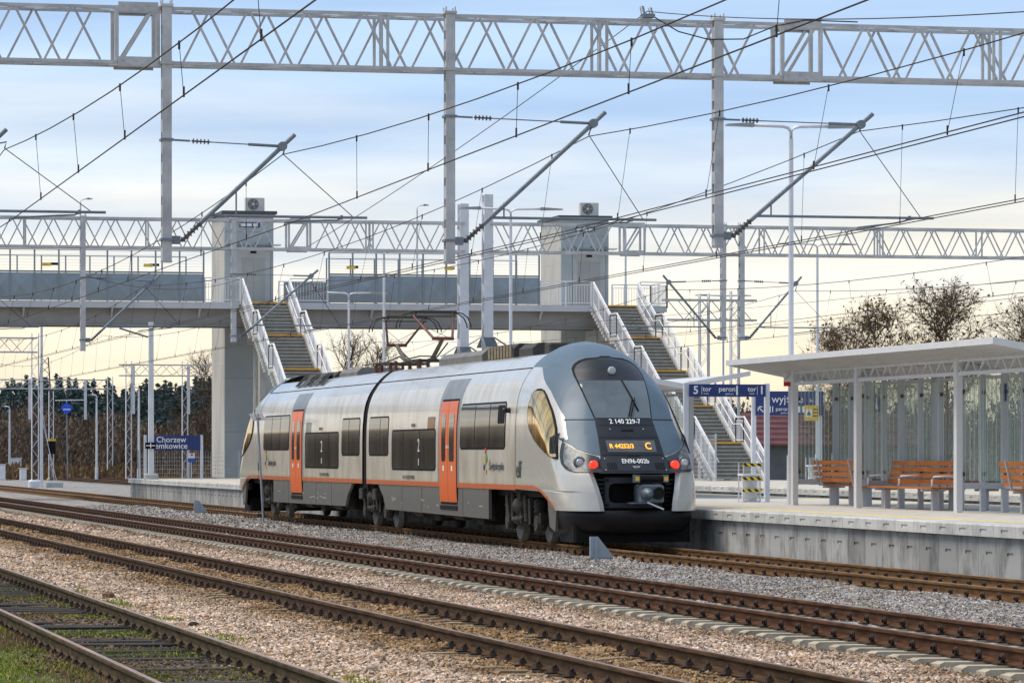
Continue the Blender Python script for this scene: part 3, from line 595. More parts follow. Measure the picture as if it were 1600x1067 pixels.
# ---------------------------------------------------------------- wires
def span(P, Q_, sag, n=14):
    P = Vector(P); Q_ = Vector(Q_); o = []
    for i in range(n + 1):
        t = i / n; p = P.lerp(Q_, t); p.z -= sag * 4 * t * (1 - t); o.append(p)
    return o
def line_for(cx, hooks, label, cws, sag=.62, ncw=1, y_drop=(0, 190)):
    """hooks: (x, y, z) of messenger at each support; cws: (x, z) of the contact wire there"""
    t = thing('overhead_line', (cx, 60, 5.5), label, 'overhead wire', 'catenary wires along the tracks')
    pts = []
    for a, b_ in zip(hooks, hooks[1:]): pts += span(a, b_, sag)[:-1]
    pts.append(Vector(hooks[-1])); MB().path(pts, .0085, 5).build('messenger_wire', WIRE, t)
    cp = [Vector((c[0], h_[1], c[1])) for c, h_ in zip(cws, hooks)]
    for q in range(ncw):
        o = (q - (ncw - 1) / 2) * .11; MB().path([p + Vector((o, 0, -.02 * q)) for p in cp], .0085, 5).build('contact_wire', WIRE, t)
    def at(L_, y):
        for p, q in zip(L_, L_[1:]):
            if p[1] <= y <= q[1]: return Vector(p).lerp(Vector(q), (y - p[1]) / (q[1] - p[1]))
    y = y_drop[0] + 2.
    while y < y_drop[1]:
        if min(abs(y - h_[1]) for h_ in hooks) > 1.5:
            a = at(pts, y); c = at(cp, y)
            if a is not None and c is not None:
                b = MB(); b.tube(a, c, .0038, 4); b.tube(a + Vector((0, 0, .02)), a - Vector((0, 0, .07)), .013, 5); b.tube(c + Vector((0, 0, .09)), c - Vector((0, 0, .02)), .012, 5); b.build('dropper', WIRE, t)
        y += 5.4
ys4 = [-48, 6.4, yc, y2, 169.5, 224, 280, 340]
def hk(x0, x1, zz, x2=None): return [(x1, -48, zz), (x1, 6.4, zz), (x0, yc, zz), (x1 if x2 is None else x2, y2, zz - .1), (x1, 169.5, zz - .1), (x1 + .2, 224, zz - .1), (x1, 280, zz - .1), (x1, 340, zz - .1)]
def cw(xa, xb, z, x2=None): return [(xb, z), (xb, z), (xa, z), (xb if x2 is None else x2, z), (xb, z), (xb + .2, z), (xb, z), (xb, z)]
line_for(5.2, hk(5.30, 5.0, 6.70), 'wires over the mossy near track, steepest across the top left', cw(5.38, 5.0, 5.57), y_drop=(26, 116))
line_for(9.6, hk(9.75, 9.4, 6.70, 9.7), 'wires hung from the left catenary arm, over the dirt-covered track', cw(9.77, 9.3, 5.56, 9.5), y_drop=(30, 170))
line_for(14.3, hk(14.80, 14.1, 7.08, 14.3), 'wires hung from the middle catenary arm, in front of the train', cw(14.6, 13.9, 5.56, 14.1), ncw=2, y_drop=(34, 190))
line_for(19.3, hk(19.43, 19.2, 7.25, 19.4), 'wires hung from the right catenary arm, above the train roof', cw(19.39, 19.1, 5.60, 19.2), ncw=2, y_drop=(40, 225))
line_for(30.6, [(30.6, 6.4, 7.0), (30.3, 60.8, 7.0), (30.6, y2, 7.0), (30.4, 169.5, 7.0), (30.6, 224, 7.), (30.6, 300, 7.)], 'wires over the track between the platforms, near side', [(30.6, 5.6)] * 6, y_drop=(56, 170))
line_for(34.6, [(34.6, 6.4, 7.0), (34.9, 60.8, 7.0), (34.8, y2, 7.0), (34.5, 169.5, 7.0), (34.6, 224, 7.), (34.6, 300, 7.)], 'wires over the track along the far platform', [(34.6, 5.6)] * 6, y_drop=(66, 170))
tag(MB().path(span((15.8, gy - .3, 9.15), (14.2, 84.5, 6.55), .12) , .0075, 5).build('anchor_wire', WIRE), 'thin anchor wire slanting down from the near gantry top', 'overhead wire')
tag(MB().path(span((15.8, gy - .3, 9.15), (14.5, 38, 6.6), .12), .0075, 5).build('anchor_wire', WIRE), 'thin anchor wire rising past the upper right of the near gantry', 'overhead wire')
for (x0, y0_, z0, x1, y1_, z1, lb) in ((41, 56, 7.2, 34, 150, 7.0, 'thin wire slanting over the shelter roof towards the far tracks'), (38, 60, 6.6, 33.5, 165, 6.2, 'lower thin wire over the shelter roof towards the far tracks'), (9.2, 84, 5.8, 17.2, y2, 7.2, 'thin pale wire crossing in front of the left lift tower')):
    tag(MB().path(span((x0, y0_, z0), (x1, y1_, z1), .3), .0075, 5).build('overhead_wire', WIRE), lb, 'overhead wire')
# ---------------------------------------------------------------- masts and gantries beyond the bridge, left
def far_gantry(Xl, Xr, Y, zb, zt, label, legs, posts, hp=.8):
    t = thing('overhead_gantry', (Xr, Y, -.3), label, 'gantry', 'overhead line gantries')
    truss(t, Xl, Xr, Y, zb, zt, .5, hp, c=.09, bars=False)
    for X in legs: lattice_leg(t, X, Y, -.3, zt + .3, .42, .4, STEELL, pitch=.6)
    for X, z in posts: MB().box(X - .1, X + .1, Y - .35, Y - .2, z, zt + .05).build('drop_post', STEELL, t)
    return t
Yg = 238.; a = far_gantry(-2, onY(58, 0, Yg)[0], Yg, onY(0, 550, Yg)[1], onY(0, 528, Yg)[1], 'lattice gantry under the bridge at the left edge with stout base', [onY(55, 0, Yg)[0]], [])
X = onY(55, 0, Yg)[0]; MB().bbox(X - .42, X + .42, Yg - .4, Yg + .4, -.3, .25, .1).build('foot', STEELL, a)
MB().bbox(X + .7, X + 1.7, Yg - .4, Yg + .4, -.3, .12, .05).build('anchor_block', CONC, a)
b = MB(); [b.tube((X + .2, Yg, 5.9 - i), (X + 1.2 + .15 * i, Yg, .1), .02, 5) for i in (0, 1)]; b.build('guy_wire', STEELL, a)
Yg = 308.; far_gantry(-2, onY(174, 0, Yg)[0], Yg, onY(0, 607, Yg)[1], onY(0, 593, Yg)[1], 'small far lattice gantry seen against the forest', [onY(172, 0, Yg)[0]], [(onY(46, 0, Yg)[0], onY(0, 655, Yg)[1]), (onY(133, 0, Yg)[0], onY(0, 655, Yg)[1])])
Yg = 292.; far_gantry(onY(186, 0, Yg)[0], onY(420, 0, Yg)[0], Yg, onY(0, 586, Yg)[1], onY(0, 569, Yg)[1], 'far lattice gantry behind the station name board', [onY(201, 0, Yg)[0], onY(289, 0, Yg)[0]], [(onY(208, 0, Yg)[0], onY(0, 646, Yg)[1]), (onY(294, 0, Yg)[0], onY(0, 646, Yg)[1])])
Yg = 168.; far_gantry(onY(1036, 0, Yg)[0], onY(1180, 0, Yg)[0], Yg, onY(1080, 500, Yg)[1], onY(1080, 469, Yg)[1], 'short lattice gantry just right of the upper right stairs', [onY(1100, 0, Yg)[0]], [])
def mast(px_, top, base_z, Y, label, w_=.22, group='plain masts', lattice=False, arms=()):
    X, zt = onY(px_, top, Y); t = thing('overhead_mast', (X, Y, base_z), label, 'mast', group)
    if lattice: lattice_leg(t, X, Y, base_z, zt, w_, w_, STEELL, 'shaft', .5)
    else:
        b = MB(); b.prism([(X - w_ / 2, base_z), (X + w_ / 2, base_z), (X + w_ / 2 * .8, zt), (X - w_ / 2 * .8, zt)], 'y', Y - w_ / 2, Y + w_ / 2); b.build('shaft', STEELL, t)
    for (px0, py0, px1, py1) in arms:
        A = onY(px0, py0, Y); B = onY(px1, py1, Y); MB().tube((A[0], Y - .15, A[1]), (B[0], Y - .15, B[1]), .045, 6).build('bracket_arm', STEELD, t)
    MB().bbox(X - .3, X + .3, Y - .3, Y + .3, base_z, base_z + .25, .05).build('foot', CONC, t)
    return t
mast(236, 503, .76, 168, 'plain grey mast standing in front of the station name board', .24, arms=((167, 511, 232, 511), (186, 513, 231, 527)))
m_ = mast(80, 611, -.3, 300, 'pale lattice mast with black banded insulator box, before the forest', .35, lattice=True)
X = onY(80, 0, 300)[0]; MB().box(X - .3, X + .3, 299.6, 299.75, onY(80, 709, 300)[1], onY(80, 689, 300)[1]).build('cable_box', DARK, m_); MB().box(X - .32, X + .32, 299.55, 299.75, onY(80, 689, 300)[1] + .01, onY(80, 687, 300)[1] + .05).build('box_lid', YEL, m_)
mast(65, 503, -.3, 215, 'thin grey mast rising to the bridge right of the stout lattice leg', .16)
mast(1148, 455, .76, 178, 'white lattice mast behind the paired drop posts', .4, lattice=True)
mast(980, 690, -.3, 330, 'small mast behind the train', .2)
# ================================================================ FOOTBRIDGE, LIFT TOWERS, STAIRS
BY0, BY1, DK = 172.5, 175.6, 8.80
RAILM = mat('railing_white', (.80, .80, .82), .45, 0, .06, 2)
TOWERW = mat('tower_concrete', (.43, .42, .39), .8, 0, .12, .9, .15, 8, stretch=(1, 1, .3), col2=(.33, .325, .31), c2amt=.42)
TOWERG = mat('tower_grey_cladding', (.40, .44, .46), .6, 0, .08, .8)
DOORM = mat('brushed_lift_door', (.44, .45, .44), .45, .3, .08, 2)
STEP = mat('grey_stair_step', (.40, .39, .35), .8, 0, .15, 3); RISER = mat('stair_riser', (.17, .165, .15), .85, 0, .15, 3); NOSE = mat('yellow_nosing', (.74, .38, .045), .6, 0, .12, 4)
GIRD = mat('girder_grey', (.30, .29, .28), .6, .1, .1, 1); FASC = mat('pale_fascia', (.54, .55, .58), .5, 0, .06, 1)
MESHP = mat('grey_screen_sheet', (.25, .30, .345), .5, .15, .14, .5, .3, 3)
br = thing('footbridge', (20, 174, 0), 'grey steel footbridge deck spanning the tracks between the lift towers', 'footbridge')
MB().box(-14, 46, BY0, BY0 + .06, DK - .30, DK).build('fascia', FASC, br)
MB().box(-14, 46, BY0 + .06, BY1, DK - .12, DK - .02).build('deck', CONC, br)
for yy in (BY0 + .55, BY1 - .5): MB().box(-14, 46, yy - .02, yy + .02, DK - 1.06, DK - .12).build('girder', GIRD, br); MB().box(-14, 46, yy - .18, yy + .18, DK - 1.1, DK - 1.06).build('girder_flange', GIRD, br)
for i in range(15):
    X = -12 + i * 4.0; b = MB(); b.prism([(BY0 + .07, DK - .31), (BY0 + .53, DK - .31), (BY0 + .53, DK - .7)], 'x', X - .04, X + .04); b.build('bracket', FASC, br)
def railing(par, pts, h=1.1, pitch=.13, post=1.3, name='railing', m=None):
    """balustrade along a polyline of foot points: posts, top and bottom rail, thin balusters"""
    b = MB(); m = m or RAILM
    for p, q in zip(pts, pts[1:]):
        p = Vector(p); q = Vector(q); d = q - p; L_ = d.length; up = Vector((0, 0, h))
        b.bar(p + up, q + up, .07, .05); b.bar(p + Vector((0, 0, .10)), q + Vector((0, 0, .10)), .04, .04); b.bar(p + up * .86, q + up * .86, .03, .03)
        hl = Vector((d.x, d.y, 0)).length or L_
        n = max(1, int(round(hl / pitch)))
        for i in range(n):
            c = p + d * ((i + .5) / n); b.box(c.x - .008, c.x + .008, c.y - .008, c.y + .008, c.z + .10, c.z + h * .86)
        n = max(1, int(round(hl / post)))
        for i in range(n + 1):
            c = p + d * (i / n); b.box(c.x - .03, c.x + .03, c.y - .028, c.y + .028, c.z - .1, c.z + h)
    return b.build(name, m, par)
# parapets: open railing, sheet panels and a tall framed screen over the tracks
def screen(Xa, Xb, open_from=0):
    n = int(round((Xb - Xa) / 1.12)); w_ = (Xb - Xa) / n; zt = DK + 1.32
    for i in range(n):
        x0 = Xa + i * w_; b = MB(); c = x0 + w_ / 2; z0 = DK + .02; y = BY0 - .02; zm = (z0 + zt) / 2
        k_ = 1 if i % 2 else -1
        b.add([(x0 + .01, y, z0), (x0 + w_ - .01, y, z0), (x0 + w_ - .01, y, zt - .06), (x0 + .01, y, zt - .06), (c + .1 * k_, y - .13, zm)], [(0, 1, 4), (1, 2, 4), (2, 3, 4), (3, 0, 4)])
        b.add([(x0 + .01, y + .03, z0), (x0 + w_ - .01, y + .03, z0), (x0 + w_ - .01, y + .03, zt - .06), (x0 + .01, y + .03, zt - .06)], [(3, 2, 1, 0)]); b.build('screen_panel', MESHP, br)
    f = MB()
    for i in range(n + 1):
        x0 = Xa + i * w_; f.box(x0 - .035, x0 + .035, BY0 - .05, BY0 + .05, DK, DK + 2.32)
    f.box(Xa, Xb, BY0 - .02, BY0 + .02, DK + 2.29, DK + 2.33); f.box(Xa, Xb, BY0 - .04, BY0 + .04, zt - .04, zt + .04)
    z = zt + .14
    while z < DK + 2.28: f.box(Xa, Xb, BY0 - .003, BY0 + .003, z - .003, z + .003); z += .13
    f.build('screen_frame', GREYM, br)
    f = MB(); yb = BY1 - .1; n2 = max(2, int(n * .95))
    for i in range(n2 + 1): x0 = Xa + .4 + i * (Xb - Xa - .8) / n2; f.box(x0 - .03, x0 + .03, yb - .03, yb + .03, DK, DK + 2.2)
    f.box(Xa + .4, Xb - .4, yb - .02, yb + .02, DK + 2.17, DK + 2.21); f.box(Xa + .4, Xb - .4, yb - .02, yb + .02, DK + 1.2, DK + 1.25); f.build('far_screen_frame', GREYM, br)
    for q, x0 in enumerate([Xa + .7 + i * 4.6 for i in range(int((Xb - Xa) / 4.6) + 1)]):
        if x0 + 1.6 > Xb: continue
        MB().box(x0 + .1, x0 + .52, BY0 - .07, BY0 - .055, DK + 1.56, DK + 1.7).build('warning_plate', YEL, br); MB().box(x0 + .75, x0 + 1.2, yb - .06, yb - .04, DK + 1.75, DK + 1.87).build('number_plate', DARK, br)
screen(2.2, 24.15); screen(29.95, 39.85)
railing(br, [(24.2, BY0, DK), (25.85, BY0, DK)]); railing(br, [(28.15, BY0, DK), (29.9, BY0, DK)]); railing(br, [(39.9, BY0, DK), (42.35, BY0, DK)]); railing(br, [(44.7, BY0, DK), (46, BY0, DK)])
railing(br, [(24.2, BY1 - .1, DK), (25.4, BY1 - .1, DK)]); railing(br, [(28.1, BY1 - .1, DK), (30.2, BY1 - .1, DK)]); railing(br, [(40, BY1 - .1, DK), (41.6, BY1 - .1, DK)]); railing(br, [(44.1, BY1 - .1, DK), (46, BY1 - .1, DK)]); railing(br, [(46, BY0, DK), (46, BY1 - .1, DK)])
MB().box(27.9, 29.9, BY0 + .3, BY0 + .36, DK, DK + .95).build('cabinet', GREYM, br)
ROOFC = mat('dark_roof_edge', (.07, .08, .095), .5, .1, .1, 2); ACW = mat('ac_casing', (.60, .60, .58), .5, 0, .06, 3)
def tower(X0, X1, label, zt=13.05):
    Y0, Y1 = 176.0, 180.2; t = thing('lift_tower', (X0, Y0, .76), label, 'lift tower', 'lift towers at the footbridge')
    MB().box(X0, X1, Y0, Y1, .76, zt).build('shaft', TOWERW, t)
    b = MB(); b.box(X0 + .01, X1 - .001, Y0 - .04, Y0 - .003, .76, DK - .1); b.box(X0 + .01, X1 - .001, Y0 - .04, Y0 - .003, DK + 2.75, zt - .02); b.build('cladding', TOWERG, t)
    MB().box(X0 - .15, X1 + .15, Y0 - .2, Y1 + .15, zt, zt + .14).build('roof', ROOFC, t)
    c = (X0 + X1) / 2 + .2
    for zz in (3.4, 6.1, 10.9): MB().box(X0 - .003, X0 + .05, Y0 + .02, Y1 - .02, zz, zz + .03).build('pour_joint', CONCD, t)
    for zz in (2.9, 5.4, 12.2): MB().box(X0 + .02, X1 - .02, Y0 - .043, Y0 - .039, zz, zz + .025).build('cladding_joint', GREYM, t)
    MB().box(X0 + .02, c - .82, Y0 - .05, Y0 - .003, DK - .1, DK + 2.75).build('side_panel', TOWERG, t); MB().box(c + .82, X1 - .03, Y0 - .05, Y0 - .003, DK - .1, DK + 2.75).build('side_panel', TOWERG, t)
    d = MB(); d.box(c - .80, c + .80, Y0 - .07, Y0 - .003, DK - .1, DK + 2.72); fr = d.build('door_surround', DOORM, t)
    for s_ in (-1, 1): MB().box(c + min(0, s_ * .55) + .006, c + max(0, s_ * .55) - .006, Y0 - .09, Y0 - .071, DK, DK + 2.2).build('door_leaf', mat('lift_door_leaf', (.34, .35, .35), .35, .5, .06, 2), fr)
    MB().box(c - .14, c + .14, Y0 - .09, Y0 - .072, DK + 2.42, DK + 2.55).build('floor_display', DARK, fr)
    MB().box(X0 - .1, X1 + .25, Y0 - .75, Y0 - .06, DK + 2.76, DK + 2.82).build('canopy', glass('canopy_glass', (.8, .85, .85), .35), t)
    s_ = MB().box(X0 + .7, X0 + 1.65, Y0 - .075, Y0 - .045, zt - .62, zt - .38).build('sign', NAVY, t)
    for i in range(3): MB().box(X0 + .75 + i * .29, X0 + .98 + i * .29, Y0 - .082, Y0 - .076, zt - .58, zt - .44).build('pictogram', WTXT, s_)
    for q in (-.7, .1, .8): MB().tube((c + q, Y0 - .04, zt - 1.35), (c + q, Y0 - .12, zt - 1.35), .04, 6).build('wall_lamp', STEELD, t)
    # air conditioner on the roof
    ax = X0 + 1.05; ac = thing('air_conditioner', (ax + .4, Y0 + .6, zt + .14), ('white air conditioner with round fan on the roof of the ' + ('left' if X0 < 30 else 'right') + ' lift tower'), 'air conditioner', 'air conditioners on the lift towers')
    MB().bbox(ax, ax + .9, Y0 + .4, Y0 + .75, zt + .18, zt + .80, .02).build('casing', ACW, ac)
    b = MB(); b.lathe((ax + .36, Y0 + .385, zt + .49), [(.26, -.004), (.26, .015)], 'y', 20); b.build('fan_grille', mat('fan_grille', (.16, .16, .16), .5, 0, .1, 5), ac)
    b = MB(); b.lathe((ax + .36, Y0 + .37, zt + .49), [(.07, -.004), (.07, .01)], 'y', 12)
    for i in range(5):
        th = i * 2 * math.pi / 5; b.add([(ax + .36 + .06 * math.cos(th), Y0 + .376, zt + .49 + .06 * math.sin(th)), (ax + .36 + .23 * math.cos(th - .2), Y0 + .372, zt + .49 + .23 * math.sin(th - .2)), (ax + .36 + .23 * math.cos(th + .3), Y0 + .378, zt + .49 + .23 * math.sin(th + .3))], [(0, 1, 2), (2, 1, 0)])
    b.build('fan', ACW, ac)
    for q in (.1, .75): MB().box(ax + q, ax + q + .06, Y0 + .38, Y0 + .77, zt + .14, zt + .182).build('foot', STEELD, ac)
    return t
tower(25.62, 27.92, 'tall lift tower with pale left face above the left stairs'); tower(41.72, 44.05, 'tall lift tower above the right stairs')
def pier(X0, label):
    t = thing('bridge_pier', (X0, 175, .76), label, 'bridge pier')
    MB().box(X0, X0 + .9, 173.2, 174.6, .76, DK - 1.12).build('column', CONC, t); MB().box(X0 - .25, X0 + 1.3, 173.0, 174.9, DK - 1.9, DK - 1.13).build('cap', CONC, t)
    b = MB(); b.path([(X0 - .22, 172.95, DK - 1.2), (X0 - .22, 172.95, DK - 1.9), (X0 - .05, 172.95, DK - 2.3), (X0 - .05, 172.95, .8)], .07, 8); b.build('drainpipe', mat('beige_pipe', (.42, .40, .33), .5, 0, .1, 3), t)
pier(26.75, 'concrete pier with drainpipe under the left stairs'); pier(42.9, 'concrete pier under the top of the right stairs')
def stairs(X0, X1, label):
    t = thing('staircase', ((X0 + X1) / 2, 150.2, .76), label, 'staircase', 'stairs up to the footbridge')
    rise = (DK - .76) / 50; tread = .325; land = 1.21; y = BY0; z = DK; W0, W1 = X0 + .12, X1 - .12; prof = [(y, z)]; feet = [(y, z)]
    stepm = MB().box(W0, W1, -tread - .02, .0, -.05, 0).add([(W0, -tread - .02, -rise), (W1, -tread - .02, -rise)], []).mesh('step', STEP)
    stp = MB(); stp.box(W0, W1, -tread - .045, 0, -.045, 0); stp.mi = 1; stp.box(W0, W1, -.028, -.002, -.044, rise - .046); stepm = stp.mesh('step', [STEP, RISER])
    nosem = MB().box(W0 + .02, W1 - .02, -.12, .03, -.055, .014).mesh('nosing', NOSE)
    inst('nosing', nosem, t, (0, y + .0, z))
    for f in range(5):
        for i in range(10):
            z -= rise
            if not (f == 4 and i == 9): inst('step', stepm, t, (0, y, z))
            y -= tread
        feet.append((y, z))
        if f < 4:
            MB().box(W0, W1, y - land, y, z - .06, z - .002).build('landing', STEP, t)
            inst('nosing', nosem, t, (0, y - land + .02, z)); inst('nosing', nosem, t, (0, y + tread - .02, z + rise * 1.0 - rise + .004))
            y -= land; feet.append((y, z))
        else: inst('nosing', nosem, t, (0, y + tread, z + .004))
    for X in (X0, X1):
        sb = MB()  # sawtooth-edged concrete stringer as a slanted slab
        for (ya, za), (yb, zb) in zip(feet, feet[1:]):
            sb.prism([(ya, za - .28), (yb, zb - .28), (yb, zb + .02), (ya, za + .02)], 'x', X - .06, X + .06)
        sb.build('stringer', CONC, t)
        if X == X0:
            tz = MB(); y_ = BY0; zz = DK
            for f in range(5):
                for i in range(10): zz -= rise; tz.box(X - .2, X - .061, y_ - tread, y_, zz - .14, zz); y_ -= tread
                y_ -= land if f < 4 else 0
            tz.build('step_ends', CONC, t)
        for (ya, za), (yb, zb) in zip(feet, feet[1:]): railing(t, [(X, ya, za), (X, yb, zb)], 1.08, .14, 1.2)
    for i in range(0, len(feet) - 1):
        (ya, za), (yb, zb) = feet[i], feet[i + 1]
        MB().tube((X1 - .14, ya, za + .78), (X1 - .14, yb, zb + .78), .024, 6).build('handrail', RAILM, t); MB().tube((X0 + .14, ya, za + .78), (X0 + .14, yb, zb + .78), .024, 6).build('handrail', RAILM, t)
    for k_ in (2, 4, 6, 7):
        ya, za = feet[min(k_, len(feet) - 1)]
        for X in (X0 + .25, X1 - .25): MB().box(X - .12, X + .12, ya + .3, ya + .6, .76, za - .3).build('column', CONC, t)
stairs(25.95, 28.1, 'left stairs from the footbridge, going down behind the train'); stairs(42.45, 44.6, 'right stairs from the footbridge, down to the far platform')
# ================================================================ LAMPS
LAMPH = mat('lamp_head', (.30, .31, .33), .4, .2, .08, 3)
def lamp(X, Y, z0, zt, label, arm=1.55, two=True, r=.07, side=-1, group='lamp posts'):
    t = thing('lamp_post', (X, Y, z0), label, 'lamp post', group)
    b = MB(); b.tube((X, Y, z0), (X, Y, zt - .28), r, 10, r * .72); b.tube((X, Y, z0), (X, Y, z0 + 1.1), r * 1.35, 10); b.build('pole', STEELL, t)
    for s_ in ((-1, 1) if two else (side,)):
        b = MB(); b.path([(X, Y, zt - .3), (X, Y, zt - .12), (X + s_ * .07, Y, zt - .03), (X + s_ * .2, Y, zt), (X + s_ * arm * .62, Y, zt + .02)], r * .55, 8); b.build('arm', STEELL, t)
        x0, x1 = X + s_ * arm * .58, X + s_ * arm; zz = zt + .02
        b = MB(); b.add([(x0, Y - .06, zz - .05), (x1, Y - .11, zz - .03), (x1, Y + .11, zz - .03), (x0, Y + .06, zz - .05), (x0, Y - .06, zz + .05), (x1, Y - .08, zz + .01), (x1, Y + .08, zz + .01), (x0, Y + .06, zz + .05)], [(0, 3, 2, 1), (4, 5, 6, 7), (0, 1, 5, 4), (1, 2, 6, 5), (2, 3, 7, 6), (3, 0, 4, 7)]); b.build('lamp_head', LAMPH, t)
    return t
lamp(onY(1236, 0, 81.6)[0], 81.6, .76, onY(1236, 198, 81.6)[1], 'tall twin-armed lamp post at the end of the glass shelter', 1.5)
for px_, Y, top, lb in ((798, 112., 327, 'twin-armed lamp post above the train cab'), (600, 132., 393, 'twin-armed lamp post behind the pantograph'), (545, 154., 458, 'twin-armed lamp post right of the left stairs')):
    X, zt = onY(px_, top, Y); lamp(X, Y, .76, zt, lb, 1.6, r=.06)
X, zt = onY(1277, 382, 140); lamp(X, 140, .76, zt, 'twin-armed lamp post on the far platform behind the shelter roof', 1.55, r=.065)
X, zt = onY(1130, 462, 190); lamp(X, 190, .76, zt, 'small twin-armed lamp post far right of the stairs', 1.5)
for px_, top, sd_, lb in ((652, 321, 1, 'thin single-armed lamp on the bridge between the towers'), (978, 355, -1, 'single-armed lamp on the bridge right of the right tower'), (126, 311, 1, 'thin lamp on the bridge at the left')):
    X, zt = onY(px_, top, 175.3); lamp(X, 175.35, DK - .02, zt, lb, .55 if px_ != 978 else 1.4, False, .055, sd_)
for px_, top, Y, lb in ((151, 617, 300, 'pale single-armed lamp before the forest'), (217, 605, 270, 'pale single-armed lamp left of the name board'), (15, 635, 320, 'pale single-armed lamp at the far left edge')):
    X, zt = onY(px_, top, Y); lamp(X, Y, -.3, zt, lb, .7, False, .1, -1)
# ================================================================ SHELTER ON THE PLATFORM
SHEL = mat('shelter_grey_paint', (.44, .46, .50), .45, 0, .05, 2); SHELW = mat('shelter_white_trim', (.66, .67, .69), .45, 0, .05, 2)
SOFF = mat('ribbed_soffit', (.60, .60, .61), .5, 0, .05, 2); PANE = glass('pane_glass', (.94, .97, .96), .10, .03); PANE.node_tree.nodes['Principled BSDF'].inputs['Base Color'].default_value = (.62, .67, .65, 1); FROST = glass('frosted_stripe', (.86, .9, .88), .5, .6); FROST.node_tree.nodes['Principled BSDF'].inputs['Base Color'].default_value = (.72, .76, .74, 1)
WOOD = mat('orange_wood', (.43, .125, .010), .5, 0, .35, 5, .2, 30, stretch=(3, .4, 8)); CLAMP = mat('dark_clamp', (.05, .05, .055), .5, .3, .1, 4)
def shelter(Xe, Y0, Y1, posts, label, detail=True):
    t = thing('platform_shelter', (Xe + 1.6, (Y0 + Y1) / 2, .76), label, 'shelter', 'platform shelters'); Xv, Xf = Xe + 1.8, Xe + 3.6; ze, zv = 3.94, 3.64
    b = MB(); b.add([(Xe, Y0, ze), (Xv, Y0, zv), (Xf, Y0, ze), (Xe, Y1, ze), (Xv, Y1, zv), (Xf, Y1, ze), (Xe, Y0, ze - .05), (Xv, Y0, zv - .1), (Xf, Y0, ze - .05), (Xe, Y1, ze - .05), (Xv, Y1, zv - .1), (Xf, Y1, ze - .05)],
          [(0, 1, 4, 3), (1, 2, 5, 4), (9, 10, 7, 6), (10, 11, 8, 7), (0, 6, 7, 1), (1, 7, 8, 2), (3, 4, 10, 9), (4, 5, 11, 10), (0, 3, 9, 6), (2, 8, 11, 5)]); rf = b.build('roof', SOFF, t)
    MB().box(Xe - .04, Xe, Y0 - .03, Y1 + .03, ze - .06, ze + .06).build('gutter', SHELW, rf)
    for yy in (Y0 - .03, Y1): b = MB(); b.add([(Xe, yy, ze - .06), (Xv, yy, zv - .1), (Xf, yy, ze - .06), (Xf, yy, ze + .06), (Xv, yy, zv + .04), (Xe, yy, ze + .06), (Xe, yy + .03, ze - .06), (Xv, yy + .03, zv - .1), (Xf, yy + .03, ze - .06), (Xf, yy + .03, ze + .06), (Xv, yy + .03, zv + .04), (Xe, yy + .03, ze + .06)], [(0, 1, 4, 5), (1, 2, 3, 4), (11, 10, 7, 6), (10, 9, 8, 7), (5, 4, 10, 11), (4, 3, 9, 10), (0, 6, 7, 1), (1, 7, 8, 2)]); b.build('roof_edge', SHELW, rf)
    if detail:
        y = Y0 + .3; rb = MB().add([(Xe, -.02, ze - .051), (Xv, -.02, zv - .101), (Xv, .02, zv - .101), (Xe, .02, ze - .051), (Xe, -.02, ze - .075), (Xv, -.02, zv - .125), (Xv, .02, zv - .125), (Xe, .02, ze - .075)], [(4, 7, 6, 5), (0, 4, 5, 1), (2, 6, 7, 3), (0, 3, 7, 4)]).mesh('soffit_rib', SOFF)
        while y < Y1 - .1: inst('soffit_rib', rb, rf, (0, y, 0)); y += .33
    Xp = Xe + .9; Xw = Xe + 1.85
    def bx(nm, *a, m=SHEL, par=t): return MB().box(*a).build(nm, m, par)
    for X in (Xp, Xw + .75):
        bx('beam', X - .04, X + .04, posts[0], posts[-1], 3.66, 3.72, m=SHELW); bx('beam', X - .04, X + .04, posts[0], posts[-1], 3.40, 3.47, m=SHELW)
        if X == Xp:
            y = posts[0] + .25; k_ = 0; ub = unit_bar(.035, .035, SHELW)
            while y + .25 < posts[-1]:
                stretch('web', ub, t, (X, y, 3.46 if k_ % 2 else 3.67), (X, y + .22, 3.67 if k_ % 2 else 3.46)); y += .42; k_ += 1
    wall = []
    for i, y in enumerate(posts):
        bx('post', Xp - .06, Xp + .06, y - .09, y + .09, .764, 3.78, m=SHELW if i else SHEL); bx('post', Xw + .69, Xw + .81, y - .09, y + .09, .764, 3.78)
        bx('cross_beam', Xp + .06, Xw + .69, y - .05, y + .05, 3.5, 3.6); bx('cross_beam', Xp + .06, Xw + .69, y - .05, y + .05, 1.22, 1.34)
        for (xa, xb) in ((Xp + .1, Xw - .06), (Xw + .06, Xw + .66)):
            g_ = bx('pane', xa, xb, y - .006, y + .006, 1.36, 3.38, m=PANE)
            n = int((xb - xa) / .09)
            for q in range(n): x = xa + .05 + q * .09; bx('frosted_stripe', x - .008, x + .008, y - .0085, y - .0065, 1.38, 3.36, m=FROST, par=g_)
            for zz in (1.5, 3.1): bx('clamp', xa - .05, xa + .03, y - .03, y + .03, zz - .035, zz + .035, m=CLAMP)
        bx('post', Xw - .06, Xw + .06, y - .06, y + .06, .764, 3.5)
